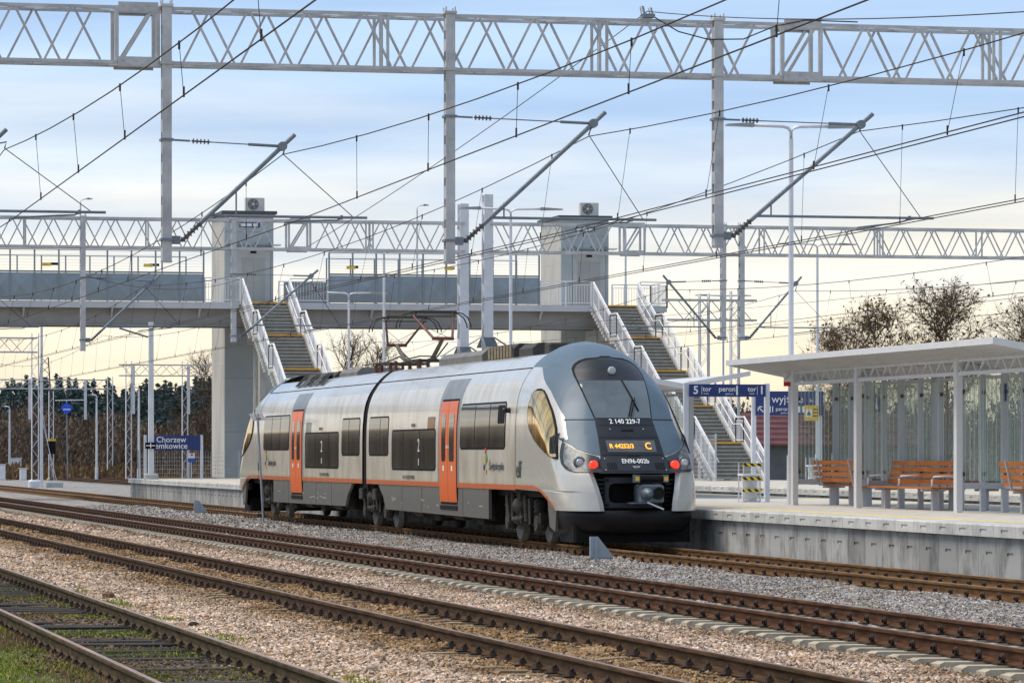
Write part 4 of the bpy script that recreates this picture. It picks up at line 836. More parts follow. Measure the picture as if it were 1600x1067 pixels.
    for a, c in zip(posts, posts[1:]):
        n = max(2, int(round((c - a) / 1.15))); w_ = (c - a) / n
        for i in range(n):
            y0, y1 = a + i * w_, a + (i + 1) * w_
            if i: bx('post', Xw - .05, Xw + .05, y0 - .05, y0 + .05, .764, 3.5)
            bx('sill', Xw - .03, Xw + .03, y0 + .06, y1 - .06, 1.22, 1.32)
            g_ = bx('pane', Xw - .006, Xw + .006, y0 + .08, y1 - .08, 1.36, 3.38, m=PANE)
            k_ = int((w_ - .2) / .09)
            for q in range(k_): yy = y0 + .14 + q * .09; bx('frosted_stripe', Xw - .0085, Xw - .0065, yy - .008, yy + .008, 1.38, 3.36, m=FROST, par=g_)
            for zz in (1.5, 3.1):
                for yy in (y0 + .07, y1 - .07): bx('clamp', Xw - .03, Xw + .03, yy - .04, yy + .04, zz - .035, zz + .035, m=CLAMP)
    return t
shelter(23.5, 65.2, 82.8, [65.5, 69.75, 76.05, 80.6], 'long white glazed shelter with butterfly roof on the near platform')
shelter(23.5, 93.4, 108.5, [95.5, 99.5, 103.5, 107], 'glazed shelter mostly hidden behind the train front', detail=False)
# accessibility stickers hung on the glass
for (px_, py_, lb) in ((1370, 631, 'small blue wheelchair sticker on the middle shelter glass'), (1567, 613, 'small blue wheelchair sticker on the right shelter glass')):
    Y, z = onX(px_, py_, 25.32); st = thing('wheelchair_sticker', (25.33, Y, z), lb, 'sticker', 'wheelchair stickers'); MB().box(25.325, 25.335, Y - .16, Y + .16, z - .17, z + .17).build('plate', NAVY, st)
    b = MB(); b.lathe((25.322, Y + .02, z - .05), [(.075, -.002), (.075, .001)], 'x', 14); b.build('wheel', WTXT, st)
    b = MB(); b.bar((25.318, Y + .03, z + .1), (25.318, Y + .02, z - .03), .03, .006, (1, 0, 0)); b.lathe((25.318, Y + .03, z + .12), [(.024, -.002), (.024, .001)], 'x', 8); b.bar((25.318, Y + .02, z - .03), (25.318, Y - .06, z - .03), .02, .006, (1, 0, 0)); b.bar((25.318, Y - .06, z - .03), (25.318, Y - .08, z - .12), .02, .006, (1, 0, 0)); b.build('figure', WTXT, st)
# ---------------------------------------------------------------- benches
def bench(X, Y, L_, label, face=-1, arms=True):
    t = thing('bench', (X, Y, .765), label, 'bench', 'wooden benches at the shelter'); z0 = .765
    for i in range(4): MB().bbox(min(X + face * (.04 + .115 * i), X + face * (.145 + .115 * i)), max(X + face * (.04 + .115 * i), X + face * (.145 + .115 * i)), Y - L_ / 2, Y + L_ / 2, z0 + .43, z0 + .465, .008).build('seat_slat', WOOD, t)
    for i in range(4):
        x = X - face * (.02 + .03 * i); zz = z0 + .52 + .125 * i
        MB().box(x - .018, x + .018, Y - L_ / 2, Y + L_ / 2, zz, zz + .088).build('back_slat', WOOD, t)
    for q in (-.36, .36):
        yy = Y + q * L_; b = MB(); b.box(X + face * .22 - .06, X + face * .22 + .06, yy - .05, yy + .05, z0, z0 + .40); b.box(min(X - .0, X + face * .5), max(X, X + face * .5), yy - .03, yy + .03, z0 + .38, z0 + .428); b.build('leg', SHEL, t)
        MB().bar((X - face * .02, yy, z0 + .43), (X - face * .15, yy, z0 + 1.02), .05, .03, (0, 1, 0)).build('back_support', SHEL, t)
    if arms:
        for q in (-.5, 0, .5):
            yy = Y + q * (L_ - .1); MB().path([(X + face * .46, yy, z0 + .46), (X + face * .46, yy, z0 + .62), (X + face * .42, yy, z0 + .68), (X + face * .1, yy, z0 + .69), (X - face * .06, yy, z0 + .66)], .02, 6).build('armrest', STEELL, t)
    return t
bench(25.05, 73.9, 4.2, 'orange slatted bench with three armrests, facing the track')
bench(24.98, 79.2, 3.2, 'orange slatted bench near the far end of the shelter, partly behind a post', 1, False)
bench(24.9, 66.9, 3.2, 'orange slatted bench cut off by the right picture edge', 1, False)
bench(25.75, 73.6, 2.8, 'orange bench seen through the glass behind the shelter wall', 1, False)
# ---------------------------------------------------------------- signs on the platforms
def sign_posts(t, xs_, Y, z0, z1, r=.06, m=STEELL):
    for x in xs_: MB().box(x - r, x + r, Y + .03, Y + .03 + 2 * r, z0, z1).build('post', m, t)
Y = 86.2; X0, zt = onY(1077, 600, Y); X1, zb = onY(1196, 620, Y)
t = thing('platform_sign', ((X0 + X1) / 2, Y, .765), 'blue board reading tor 5, peron 1, tor 1 on white posts', 'sign'); zm = (zt + zb) / 2
MB().box(X0, X1, Y - .03, Y + .03, zb, zt).build('board', NAVY, t); sign_posts(t, (X0 - .06, X1 + .06), Y, .765, zt + .02, .055)
W = X1 - X0
text('5', .26, (X0 + .15, Y - .034, zm), WTXT, t, bold=.006); MB().box(X0 + .29, X0 + .30, Y - .036, Y - .031, zm - .1, zm + .1).build('divider', WTXT, t)
text('tor', .16, (X0 + .42, Y - .034, zm + .03), WTXT, t, bold=.002); text('track', .06, (X0 + .40, Y - .034, zm - .07), WTXT, t)
text('peron', .17, (X0 + W * .49, Y - .034, zm + .03), WTXT, t, bold=.002); text('platform', .06, (X0 + W * .52, Y - .034, zm - .08), WTXT, t); text('1', .30, (X0 + W * .62, Y - .034, zm - .01), WTXT, t, bold=.006)
text('tor', .16, (X1 - .34, Y - .034, zm + .03), WTXT, t, bold=.002); text('track', .06, (X1 - .34, Y - .034, zm - .07), WTXT, t); MB().box(X1 - .215, X1 - .205, Y - .036, Y - .031, zm - .1, zm + .1).build('divider', WTXT, t); text('1', .26, (X1 - .1, Y - .034, zm), WTXT, t, bold=.006)
Y = 141.; X0, zt = onY(1181, 611, Y); X1, zb = onY(1286, 649, Y)
t = thing('exit_sign', ((X0 + X1) / 2, Y, .765), 'large blue exit board reading wyjście on the far platform', 'sign'); H_ = zt - zb
MB().box(X0, X1, Y - .04, Y + .04, zb, zt).build('board', NAVY, t); sign_posts(t, (X0 - .1 + .05, X1 - .1), Y + .02, .765, zt + .02, .08)
text('wyjście', .42, (X0 + .62, Y - .046, zb + H_ * .66), WTXT, t, align='LEFT'); text('do', .2, (X0 + 2.1, Y - .046, zb + H_ * .62), WTXT, t, align='LEFT')
text('peron', .22, (X0 + .78, Y - .046, zb + H_ * .26), WTXT, t, align='LEFT'); text('platform', .09, (X0 + .98, Y - .046, zb + H_ * .10), WTXT, t, align='LEFT'); text('1', .34, (X0 + .66, Y - .046, zb + H_ * .24), WTXT, t)
b = MB(); c = (X0 + .17, zb + H_ * .26); b.bar((c[0] - .1, Y - .046, c[1] + .1), (c[0] + .12, Y - .046, c[1] - .12), .01, .04, (1, 0, 1)); b.bar((c[0] - .11, Y - .046, c[1] + .09), (c[0] + .07, Y - .046, c[1] + .09), .01, .04); b.bar((c[0] - .09, Y - .046, c[1] + .11), (c[0] - .09, Y - .046, c[1] - .07), .04, .01); b.build('arrow', WTXT, t)
for q in (.36, 1.55, 1.85): MB().box(X0 + q, X0 + q + .22, Y - .047, Y - .041, zb + H_ * .12, zb + H_ * .38).build('pictogram', WTXT, t)
Y = 137.; X0, zt = onY(1257, 633, Y); X1, zb = onY(1279, 657, Y)
t = thing('warning_sign', (X0, Y, .765), 'yellow warning board with triangle behind the shelter glass', 'sign'); MB().box(X0, X1, Y - .02, Y + .02, zb, zt).build('board', mat('sign_yellow', (.80, .50, .02), .5, 0, .05, 2), t); sign_posts(t, (X1 - .04,), Y, .765, zb + .1, .03)
b = MB(); b.box(X0 + .05, X0 + .28, Y - .027, Y - .021, zb + .14, zb + .43); b.build('panel', WTXT, t); b = MB(); b.prism([(X0 + .08, zb + .2), (X0 + .25, zb + .2), (X0 + .165, zb + .38)], 'y', Y - .032, Y - .028); b.build('triangle', DARK, t)
for q in (.42, .3, .18): MB().box(X0 + .32, X1 - .03, Y - .027, Y - .021, zb + q - .02, zb + q + .02).build('text_line', DARK, t)
# station name board
Y = 171.; X0, zt = onY(229, 680, Y); X1, zb = onY(313, 703, Y)
t = thing('station_name_board', ((X0 + X1) / 2, Y, .765), 'blue station name board reading Chorzew Siemkowice', 'sign'); H_ = zt - zb
MB().box(X0, X1, Y - .04, Y + .04, zb, zt).build('board', NAVY, t); sign_posts(t, (X0 - .06, X1 + .06), Y - .06, .765, zt + .02, .06)
text('Chorzew', .36, (X0 + .43, Y - .046, zb + H_ * .70), WTXT, t, align='LEFT', bold=.003); text('Siemkowice', .36, (X0 + .12, Y - .046, zb + H_ * .27), WTXT, t, align='LEFT', bold=.003)
Xm, z_ = onY(236, 696, 167.6); cs = thing('mast_plate', (Xm, 167.8, z_ - .13), 'small black plate with white cross on the mast before the name board', 'sign'); MB().box(Xm - .24, Xm + .24, 167.74, 167.77, z_ - .14, z_ + .14).build('plate', DARK, cs); b = MB(); b.box(Xm - .2, Xm + .2, 167.73, 167.738, z_ - .02, z_ + .02); b.build('bar', WTXT, cs); MB().box(Xm - .02, Xm + .02, 167.722, 167.729, z_ - .11, z_ + .11).build('bar', WTXT, cs)
X, z_ = onY(299, 715, 171.3); t = thing('notice_plate', (X, 171.3, .765), 'small white and blue notice under the name board', 'sign'); MB().box(X - .16, X + .16, 171.28, 171.3, z_ - .02, z_ + .22).build('white_half', WTXT, t); MB().box(X - .16, X + .16, 171.28, 171.3, z_ - .2, z_ - .021).build('blue_half', mat('sign_blue', (.02, .1, .5), .5, 0, .05, 2), t); b = MB(); b.lathe((X + .02, 171.275, z_ + .13), [(.05, -.002), (.05, .002)], 'y', 8); b.build('dot', mat('sign_red', (.6, .02, .02), .5, 0, .05, 2), t); MB().box(X - .02, X + .02, 171.3, 171.34, .765, z_).build('post', STEELL, t)
# number plate on the lamp post
Xq, zq = onY(1231, 595, 81.4); t = thing('sector_plate', (Xq, 81.45, zq - .2), 'white and red plate on the lamp post under the shelter roof', 'sign'); MB().box(Xq - .09, Xq + .1, 81.40, 81.43, zq - .02, zq + .22).build('plate', WTXT, t); MB().box(Xq - .09, Xq + .1, 81.40, 81.43, zq - .12, zq - .021).build('red_band', mat('sign_red', (.6, .02, .02), .5), t); b = MB(); b.bar((Xq - .05, 81.395, zq + .03), (Xq + .06, 81.395, zq + .16), .008, .014, (0, 1, 0)); b.build('mark', mat('sign_red', (.6, .02, .02), .5), t)
# ---------------------------------------------------------------- bins
CLEAR = glass('clear_bag', (.92, .93, .93), .2, .25); CLEAR.node_tree.nodes['Principled BSDF'].inputs['Base Color'].default_value = (.75, .77, .77, 1); BAG = mat('white_bag', (.78, .78, .79), .5, 0, .1, 8)
TAPE = bpy.data.materials.new('hazard_tape'); TAPE.use_nodes = True; _n = TAPE.node_tree.nodes; _k = TAPE.node_tree.links
_g = _n.new('ShaderNodeNewGeometry'); _m = _n.new('ShaderNodeVectorMath'); _m.operation = 'DOT_PRODUCT'; _m.inputs[1].default_value = (6, 6, 6); _k.new(_g.outputs['Position'], _m.inputs[0])
_f = _n.new('ShaderNodeMath'); _f.operation = 'FRACT'; _k.new(_m.outputs['Value'], _f.inputs[0]); _c = _n.new('ShaderNodeMath'); _c.operation = 'GREATER_THAN'; _c.inputs[1].default_value = .5; _k.new(_f.outputs[0], _c.inputs[0])
_x = _n.new('ShaderNodeMix'); _x.data_type = 'RGBA'; _x.inputs[6].default_value = (.85, .62, .02, 1); _x.inputs[7].default_value = (.012, .012, .012, 1); _k.new(_c.outputs[0], _x.inputs[0]); _k.new(_x.outputs[2], _n['Principled BSDF'].inputs['Base Color'])
def bin_(px_, base_y, s_, label, tape=True):
    Z = F * (H - .765) / (base_y - HY); X = Z * (px_ - VX) / LL; Y = (Z - SS * X) / CC; t = thing('litter_bin', (X, Y, .765), label, 'litter bin', 'clear litter bins')
    w_ = .2 * s_; h = .9 * s_; z0 = .765
    b = MB(); [b.box(X + i * w_ - .012, X + i * w_ + .012, Y + j * w_ - .012, Y + j * w_ + .012, z0, z0 + h) for i in (-1, 1) for j in (-1, 1)]; b.box(X - w_, X + w_, Y - w_, Y + w_, z0, z0 + .03); b.build('frame', STEELL, t)
    b = MB(); b.lathe((X, Y, z0 + .03), [(w_ * .82, 0), (w_ * .95, .1), (w_ * .9, h * .4), (w_ * .98, h * .6), (w_ * 1.02, h * .66)], 'z', 12); b.build('bag', BAG, t)
    b = MB(); b.box(X - w_ - .008, X + w_ + .008, Y - w_ - .010, Y - w_ - .004, z0 + .03, z0 + h); b.build('clear_panel', CLEAR, t)
    MB().bbox(X - w_ * 1.12, X + w_ * 1.12, Y - w_ * 1.12, Y + w_ * 1.12, z0 + h * .67, z0 + h * .72, .01).build('rim', BAG, t)
    if tape:
        for q in (.95, .60, .30): MB().box(X - w_ - .03, X + w_ + .03, Y - w_ - .03, Y - w_ - .024, z0 + h * q - .035, z0 + h * q + .035).build('hazard_tape', TAPE, t)
bin_(1171, 784, 1.02, 'litter bin with yellow-black hazard tape left of the shelter'); bin_(1271, 757, 1.1, 'litter bin with clear bag on the far platform, seen through the shelter', False)
# ================================================================ THE TRAIN
CX, MY = 19.26, 194.5
def paint(name, col, rough, metal, dirt, damt=.5, coat=.3, zlo=None):
    m = bpy.data.materials.new(name); m.use_nodes = True; t = m.node_tree; n = t.nodes; k = t.links; p = n['Principled BSDF']
    p.inputs['Roughness'].default_value = rough; p.inputs['Metallic'].default_value = metal; p.inputs['Coat Weight'].default_value = coat; p.inputs['Coat Roughness'].default_value = .09
    g = n.new('ShaderNodeNewGeometry'); mp = n.new('ShaderNodeMapping'); mp.inputs['Scale'].default_value = (1, 1.1, .5); k.new(g.outputs['Position'], mp.inputs[0])
    nz = n.new('ShaderNodeTexNoise'); nz.inputs['Scale'].default_value = 1.7; nz.inputs['Detail'].default_value = 5; nz.inputs['Roughness'].default_value = .55; k.new(mp.outputs[0], nz.inputs['Vector'])
    mr = n.new('ShaderNodeMapRange'); mr.inputs['From Min'].default_value = .38; mr.inputs['From Max'].default_value = .75; mr.inputs['To Max'].default_value = damt; k.new(nz.outputs[0], mr.inputs[0])
    fac = mr.outputs[0]
    if zlo:  # grime thrown up from the track clings to the lower panels
        sp = n.new('ShaderNodeSeparateXYZ'); k.new(g.outputs['Position'], sp.inputs[0]); m2 = n.new('ShaderNodeMapRange'); m2.inputs['From Min'].default_value = zlo[0]; m2.inputs['From Max'].default_value = zlo[1]; m2.inputs['To Min'].default_value = .55; m2.inputs['To Max'].default_value = 0; k.new(sp.outputs[2], m2.inputs[0])
        ad = n.new('ShaderNodeMath'); ad.operation = 'ADD'; ad.use_clamp = True; k.new(fac, ad.inputs[0]); k.new(m2.outputs[0], ad.inputs[1]); fac = ad.outputs[0]
    mx = n.new('ShaderNodeMix'); mx.data_type = 'RGBA'; mx.inputs[6].default_value = (*col, 1); mx.inputs[7].default_value = (*dirt, 1); k.new(fac, mx.inputs[0]); k.new(mx.outputs[2], p.inputs['Base Color'])
    rr = n.new('ShaderNodeMapRange'); rr.inputs['To Min'].default_value = rough * .8; rr.inputs['To Max'].default_value = min(1, rough + .25); k.new(fac, rr.inputs[0]); k.new(rr.outputs[0], p.inputs['Roughness'])
    MAT[name] = m; return m
WHT = paint('train_white', (.63, .605, .55), .36, .0, (.36, .30, .215), .6, .5, (1.0, 2.8)); SILV = paint('train_silver', (.56, .55, .52), .32, .08, (.36, .325, .27), .5, .9)
HOOD = paint('train_hood_blue_grey', (.098, .150, .205), .45, .0, (.080, .112, .142), .4, .07); MAT['train_hood_blue_grey'].node_tree.nodes['Principled BSDF'].inputs['Specular IOR Level'].default_value = .22; SKRT = paint('train_skirt_grey', (.095, .095, .092), .5, .0, (.13, .115, .09), .6, .1)
ORNG = paint('train_orange', (.58, .11, .018), .35, 0, (.42, .12, .05), .5, .3); DOORO = paint('door_orange', (.74, .115, .003), .4, 0, (.55, .10, .01), .3, .15)
BLK = mat('train_black', (.010, .012, .017), .32, 0, .3, 3, spec=.5); BLKM = mat('bumper_black', (.009, .009, .010), .5, 0, .35, 3, .15, 12, spec=.25)
TGL = mat('train_window', (.020, .019, .017), .06, 0, .5, 1.5, spec=.8); WSG = mat('windscreen_glass', (.105, .13, .145), .05, 0, .3, .8, spec=.8); UND = mat('under_gear', (.034, .031, .028), .8, .0, .5, 5, spec=.2); UNDL = mat('under_gear_light', (.058, .053, .046), .75, .0, .45, 9, spec=.2)
ZS = [.28, .42, .6, .95, 1.3, 2.2, 2.6, 2.95, 3.2, 3.43, 3.65, 3.86, 4.04, 4.18, 4.26, 4.29]
WS = [1.30, 1.36, 1.41, 1.44, 1.45, 1.45, 1.44, 1.41, 1.36, 1.27, 1.13, .95, .72, .45, .2, .001]
YZ = [.28, .5, .75, 1.2, 1.5, 1.85, 2.25, 2.6, 3.0, 3.4, 3.7, 3.9, 4.05, 4.18, 4.26, 4.29]; YN = [74.75, 74.35, 74.35, 74.45, 74.6, 74.9, 75.27, 75.65, 76.05, 76.5, 76.9, 77.22, 77.58, 78.05, 78.55, 79.1]
DZ = [.28, 1.5, 2.2, 2.6, 3.0, 3.4, 3.7, 3.9, 4.1, 4.29]; DD = [1.5, 1.5, 1.6, 1.75, 2.0, 2.2, 2.2, 2.0, 1.55, .24]
def smooth_interp(z, xs, ys):  # monotone cubic-ish: average of neighbouring linear reads
    h = .06; return float(np.mean([np.interp(z + d, xs, ys) for d in (-h, -h / 2, 0, h / 2, h)]))
def Wz(z): return float(np.interp(z, ZS, WS)) if z > 4.15 else smooth_interp(z, ZS, WS)
def plan(z, tab=None):
    w_ = Wz(z); yn = smooth_interp(z, YZ, YN); D = float(np.interp(z, DZ, DD)); p = float(np.interp(z, [1.5, 2.6, 3.6], [3.1, 2.6, 2.3]))
    if tab: w_, yn, D, p = tab(z)
    yf = min(yn + D, 79.35); D = yf - yn; P = [(-w_, 80.)]
    for i in range(121):
        f = -math.pi / 2 + math.pi * i / 120; s_, c_ = math.sin(f), math.cos(f)
        P.append((w_ * math.copysign(abs(s_) ** (2 / p), s_), yf - D * abs(c_) ** (2 / p)))
    P.append((w_, 80.)); return np.array(P)
def loc(P, cum, spec):
    k_, v = spec
    if k_ == 'x': i0, i1 = 1, 121; return float(np.interp(v, P[i0:i1 + 1, 0], cum[i0:i1 + 1]))
    if k_ == 'L': seg = slice(0, 62); return float(np.interp(-v, -P[seg, 1], cum[seg]))
    seg = slice(61, 123); return float(np.interp(v, P[seg, 1], cum[seg]))
def row(z, A, B, n, off=0., tab=None, dz=0.):
    P = plan(z, tab); d = np.diff(P, axis=0); cum = np.concatenate([[0], np.cumsum(np.hypot(d[:, 0], d[:, 1]))])
    a, b = loc(P, cum, A), loc(P, cum, B); s_ = np.linspace(a, b, n); X = np.interp(s_, cum, P[:, 0]); Y = np.interp(s_, cum, P[:, 1])
    e = .02; tx = np.interp(s_ + e, cum, P[:, 0]) - np.interp(s_ - e, cum, P[:, 0]); ty = np.interp(s_ + e, cum, P[:, 1]) - np.interp(s_ - e, cum, P[:, 1]); L_ = np.hypot(tx, ty) + 1e-9
    nx, ny = ty / L_, -tx / L_
    return [(CX + x + off * u, y + off * v, z + dz) for x, y, u, v in zip(X, Y, nx, ny)]
def front_y(x, z, off=0.):
    P = plan(z); return float(np.interp(x, P[1:122, 0], P[1:122, 1])) - off
def table(T): z = [t[0] for t in T]; return lambda q, i: float(np.interp(q, z, [t[i] for t in T]))
def zs(a, b, n): return [a + (b - a) * i / (n - 1) for i in range(n)]
tr = thing('passenger_train', (CX, MY / 2, 0), 'silver two-car electric train with blue-grey cab and orange doors', 'train')
rub = DARK
def both(fn, name, m, parent=tr, front=True, rear=True):
    o = None
    if front: b = MB(); fn(b); o = b.build(name, m, parent)
    if rear: b = MB(); fn(b); b.flip(MY); b.build(name, m, parent)
    return o
# cab shell, hood, fenders, skirt
both(lambda b: b.rows([row(z, ('L', 79.35), ('R', 79.35), 61) for z in zs(1.52, 3.82, 40)]), 'cab_shell', SILV)
hb = table([(1.84, .50), (1.87, .72), (1.92, .92), (2.0, 1.08), (2.1, 1.2), (2.2, 1.29)]); hy = table([(2.2, 75.63), (2.3, 75.75), (2.65, 76.15), (2.95, 76.65), (3.2, 77.12), (3.42, 77.7), (3.6, 78.15), (3.73, 78.5), (3.76, 79.35)])
def hood(b):
    R_ = []
    for z in zs(1.84, 2.2, 12)[:-1]: R_.append(row(z, ('x', -hb(z, 1)), ('x', hb(z, 1)), 61, .012))
    for z in zs(2.2, 3.76, 40): R_.append(row(z, ('L', hy(z, 1)), ('R', hy(z, 1)), 61, .012))
    for z in zs(3.78, 4.289, 22): R_.append(row(z, ('L', 79.35), ('R', 79.35), 61, .012))
    b.rows(R_)
HO = both(hood, 'hood', HOOD)
def seamline(b):
    b.rows([row(z, ('L', hy(2.6, 1) + .02), ('R', hy(2.6, 1) + .02), 61, .0145) for z in (2.585, 2.605)])
both(seamline, 'hood_seam', DARK, HO, True, False)
fi = table([(.74, .80), (.9, .82), (1.52, .96)]); fo = table([(.74, 75.72), (.9, 76.1), (1.05, 76.6), (1.12, 77.1), (1.14, 79.35)])
for sd_, nm in ((-1, 'L'), (1, 'R')):
    def fender(b):
        R_ = []
        for z in zs(.74, 1.10, 14) + [1.12, 1.14, 1.145] + zs(1.2, 1.54, 8):
            A, B = ('x', sd_ * fi(z, 1)), (nm, fo(z, 1)); R_.append(row(z, B, A, 30, .004) if sd_ < 0 else row(z, A, B, 30, .004))
        b.rows(R_, rim=(-sd_ * .10, .05, 0))
    both(fender, 'fender', SILV)
    def stripe(b):
        st = [(79.35, 1.15), (77.6, 1.15), (77.2, 1.14), (76.85, 1.08), (76.5, .99), (76.15, .88), (75.85, .76)]; R0, R1 = [], []
        for y, z in st:
            for q, R_ in ((0., R0), (.085, R1)): zz = z + (q if y > 77.3 else q * .5); yy = y - (0 if y > 77.3 else q * .75); R_.append(row(zz, (nm, yy), (nm, yy), 1, .013)[0])
        b.rows([R0, R1] if sd_ > 0 else [R1, R0], smooth=False)
    both(stripe, 'orange_stripe', ORNG)
sk = table([(.26, 1.24, 74.85), (.34, 1.30, 74.55), (.5, 1.35, 74.42), (.62, 1.37, 74.38), (.70, 1.37, 74.40), (.75, 1.36, 74.44)])
def skirt(b): b.rows([row(z, ('L', 76.0), ('R', 76.0), 61, 0, lambda q: (sk(q, 1), sk(q, 2), 1.75, 3.2)) for z in zs(.26, .75, 14)]); b.rows([row(.75, ('L', 76.0), ('R', 76.0), 61, 0, lambda q: (sk(q, 1), sk(q, 2), 1.75, 3.2)), row(.752, ('L', 76.0), ('R', 76.0), 61, -.5, lambda q: (sk(q, 1), sk(q, 2), 1.75, 3.2))])
both(skirt, 'front_skirt', BLKM)
both(lambda b: b.prism([(75.85, .30), (76.35, .40), (76.55, 1.0), (76.95, 1.16), (76.6, 1.16), (75.75, .74)], 'x', CX - 1.40, CX - 1.34), 'arch_panel', SKRT)
both(lambda b: b.box(CX - 1.0, CX + 1.0, 75.15, 75.3, .5, 1.6), 'recess_back', DARK)
both(lambda b: b.bbox(CX - 1.22, CX + 1.22, 74.95, 76.2, .10, .55, .05), 'deflector_shadow_box', DARK)  # black deflector box added to stand in for the dark shadow under the nose
# dark centre panel, display, windscreen
def front_sheet(spec, z0, z1, n, off, rim=(0, .05, 0), cols=31):
    def f(b): b.rows([row(z, ('x', -spec(z, 1)), ('x', spec(z, 1)), cols, off) for z in zs(z0, z1, n)], rim)
    return f
bp = both(front_sheet(table([(1.5, .76), (1.56, .78), (1.66, .74), (1.86, .66), (2.2, .63), (2.6, .60), (2.66, .60)]), 1.5, 2.66, 26, .022), 'black_panel', BLK)
wt = table([(2.62, .575), (3.0, .64), (3.3, .675), (3.5, .69), (3.64, .67), (3.74, .60), (3.82, .47), (3.87, .3), (3.895, .08)]); wt2 = table([(2.6, .60), (3.0, .67), (3.3, .71), (3.52, .73), (3.67, .71), (3.78, .63), (3.86, .5), (3.915, .32), (3.94, .08)])
wf = both(front_sheet(wt2, 2.6, 3.94, 30, .020), 'windscreen_frame', DARK)
ws_ = both(front_sheet(wt, 2.63, 3.895, 30, .034, None), 'windscreen', WSG)
def fs(name, m, spec, z0, z1, n, off, par): b = MB(); front_sheet(spec, z0, z1, n, off, None)(b); return b.build(name, m, par)
fs('tinted_band', BLK, table([(3.42, .68), (3.5, .685), (3.64, .665), (3.74, .595), (3.82, .465), (3.87, .3), (3.89, .08)]), 3.42, 3.89, 14, .038, ws_)
def disc(name, x, z, r, m, par, off=.03, dome=.02, n=18):
    y = front_y(x, z, off); b = MB(); b.lathe((CX + x, y, z), [(r, .03), (r, 0), (r * .8, -dome * .7), (r * .4, -dome), (.001, -dome * 1.05)], 'y', n)
    b.f = [f if len(f) < 9 else f for f in b.f]; return b.build(name, m, par)
disc('top_lamp', .0, 3.62, .085, mat('clear_lamp', (.50, .54, .56), .15, 0, .2, 8), ws_, .13)
def fstrip(name, x0, x1, z0, z1, m, par, off=.026, n=12):
    b = MB(); b.rows([[(CX + x, front_y(x, z, off), z) for x in zs(x0, x1, n)] for z in zs(z0, z1, 5)], (0, .02, 0)); return b.build(name, m, par)
for z in (2.47, 2.22, 1.865): fstrip('panel_seam', -.62, .62, z, z + .012, DARK, bp, .025)
fstrip('badge_plate', -.68, .70, 1.55, 1.84, mat('panel_dark', (.018, .021, .028), .4, 0, .1, 3), bp, .027)
dsp = fstrip('display', -.50, .52, 1.93, 2.17, mat('display_glass', (.10, .10, .11), .2, 0, .2, 3), bp, .030)
LED = mat('led_amber', (.9, .4, .02), .5, 0, .02, 1, emit=(1., .42, .03), estr=.9)
def conf(off): return lambda p, d: Vector((p.x, front_y(p.x - CX, p.z, off + d), p.z))
text('R 44252/3', .122, (CX - .45, 0, 2.05), LED, dsp, align='LEFT', conform=conf(.036), bold=.003); text('C', .195, (CX + .36, 0, 2.05), LED, dsp, conform=conf(.036), bold=.003)
text('2 140 229-7', .135, (CX + .0, 0, 2.555), WTXT, bp, conform=conf(.040), bold=.002); text('EN96-002b', .125, (CX + .02, 0, 1.745), WTXT, bp, conform=conf(.034), bold=.002)
b = MB(); b.bar((CX - .06, front_y(0, 1.63, .035), 1.64), (CX + .09, front_y(0, 1.63, .035), 1.64), .008, .018); b.bar((CX - .06, front_y(0, 1.62, .035), 1.64), (CX + .0, front_y(0, 1.62, .035), 1.605), .008, .014); b.bar((CX + .02, front_y(0, 1.62, .035), 1.61), (CX + .09, front_y(0, 1.63, .035), 1.635), .008, .014); b.build('emblem', WTXT, bp)
for x0 in (-.58, .42):
    for i in range(6): fstrip('grille_slot', x0 + i * .035, x0 + i * .035 + .018, 1.58, 1.72, DARK, bp, .034, 3)
for z in (2.36, 1.845): fstrip('handle', -.13, .13, z, z + .035, DARK, bp, .034, 6)
for q in ((-.6, 1.8), (.62, 1.8), (-.62, 1.57), (.64, 1.57), (-.35, 2.4), (.35, 2.4)): disc('bolt', q[0], q[1], .012, WTXT, bp, .032, .004, 6)
b = MB(); zz = [(.10, 2.66), (.22, 2.92), (.28, 3.05)]
b.path([(CX + x, front_y(x, z, .075), z) for x, z in zz], .014, 5); b.path([(CX + x + .05, front_y(x, z, .075), z) for x, z in zz], .011, 5); b.path([(CX + x, front_y(x, z, .06), z) for x, z in ((.16, 3.42), (.24, 3.15), (.34, 2.78))], .016, 5); b.build('wiper', DARK, ws_)
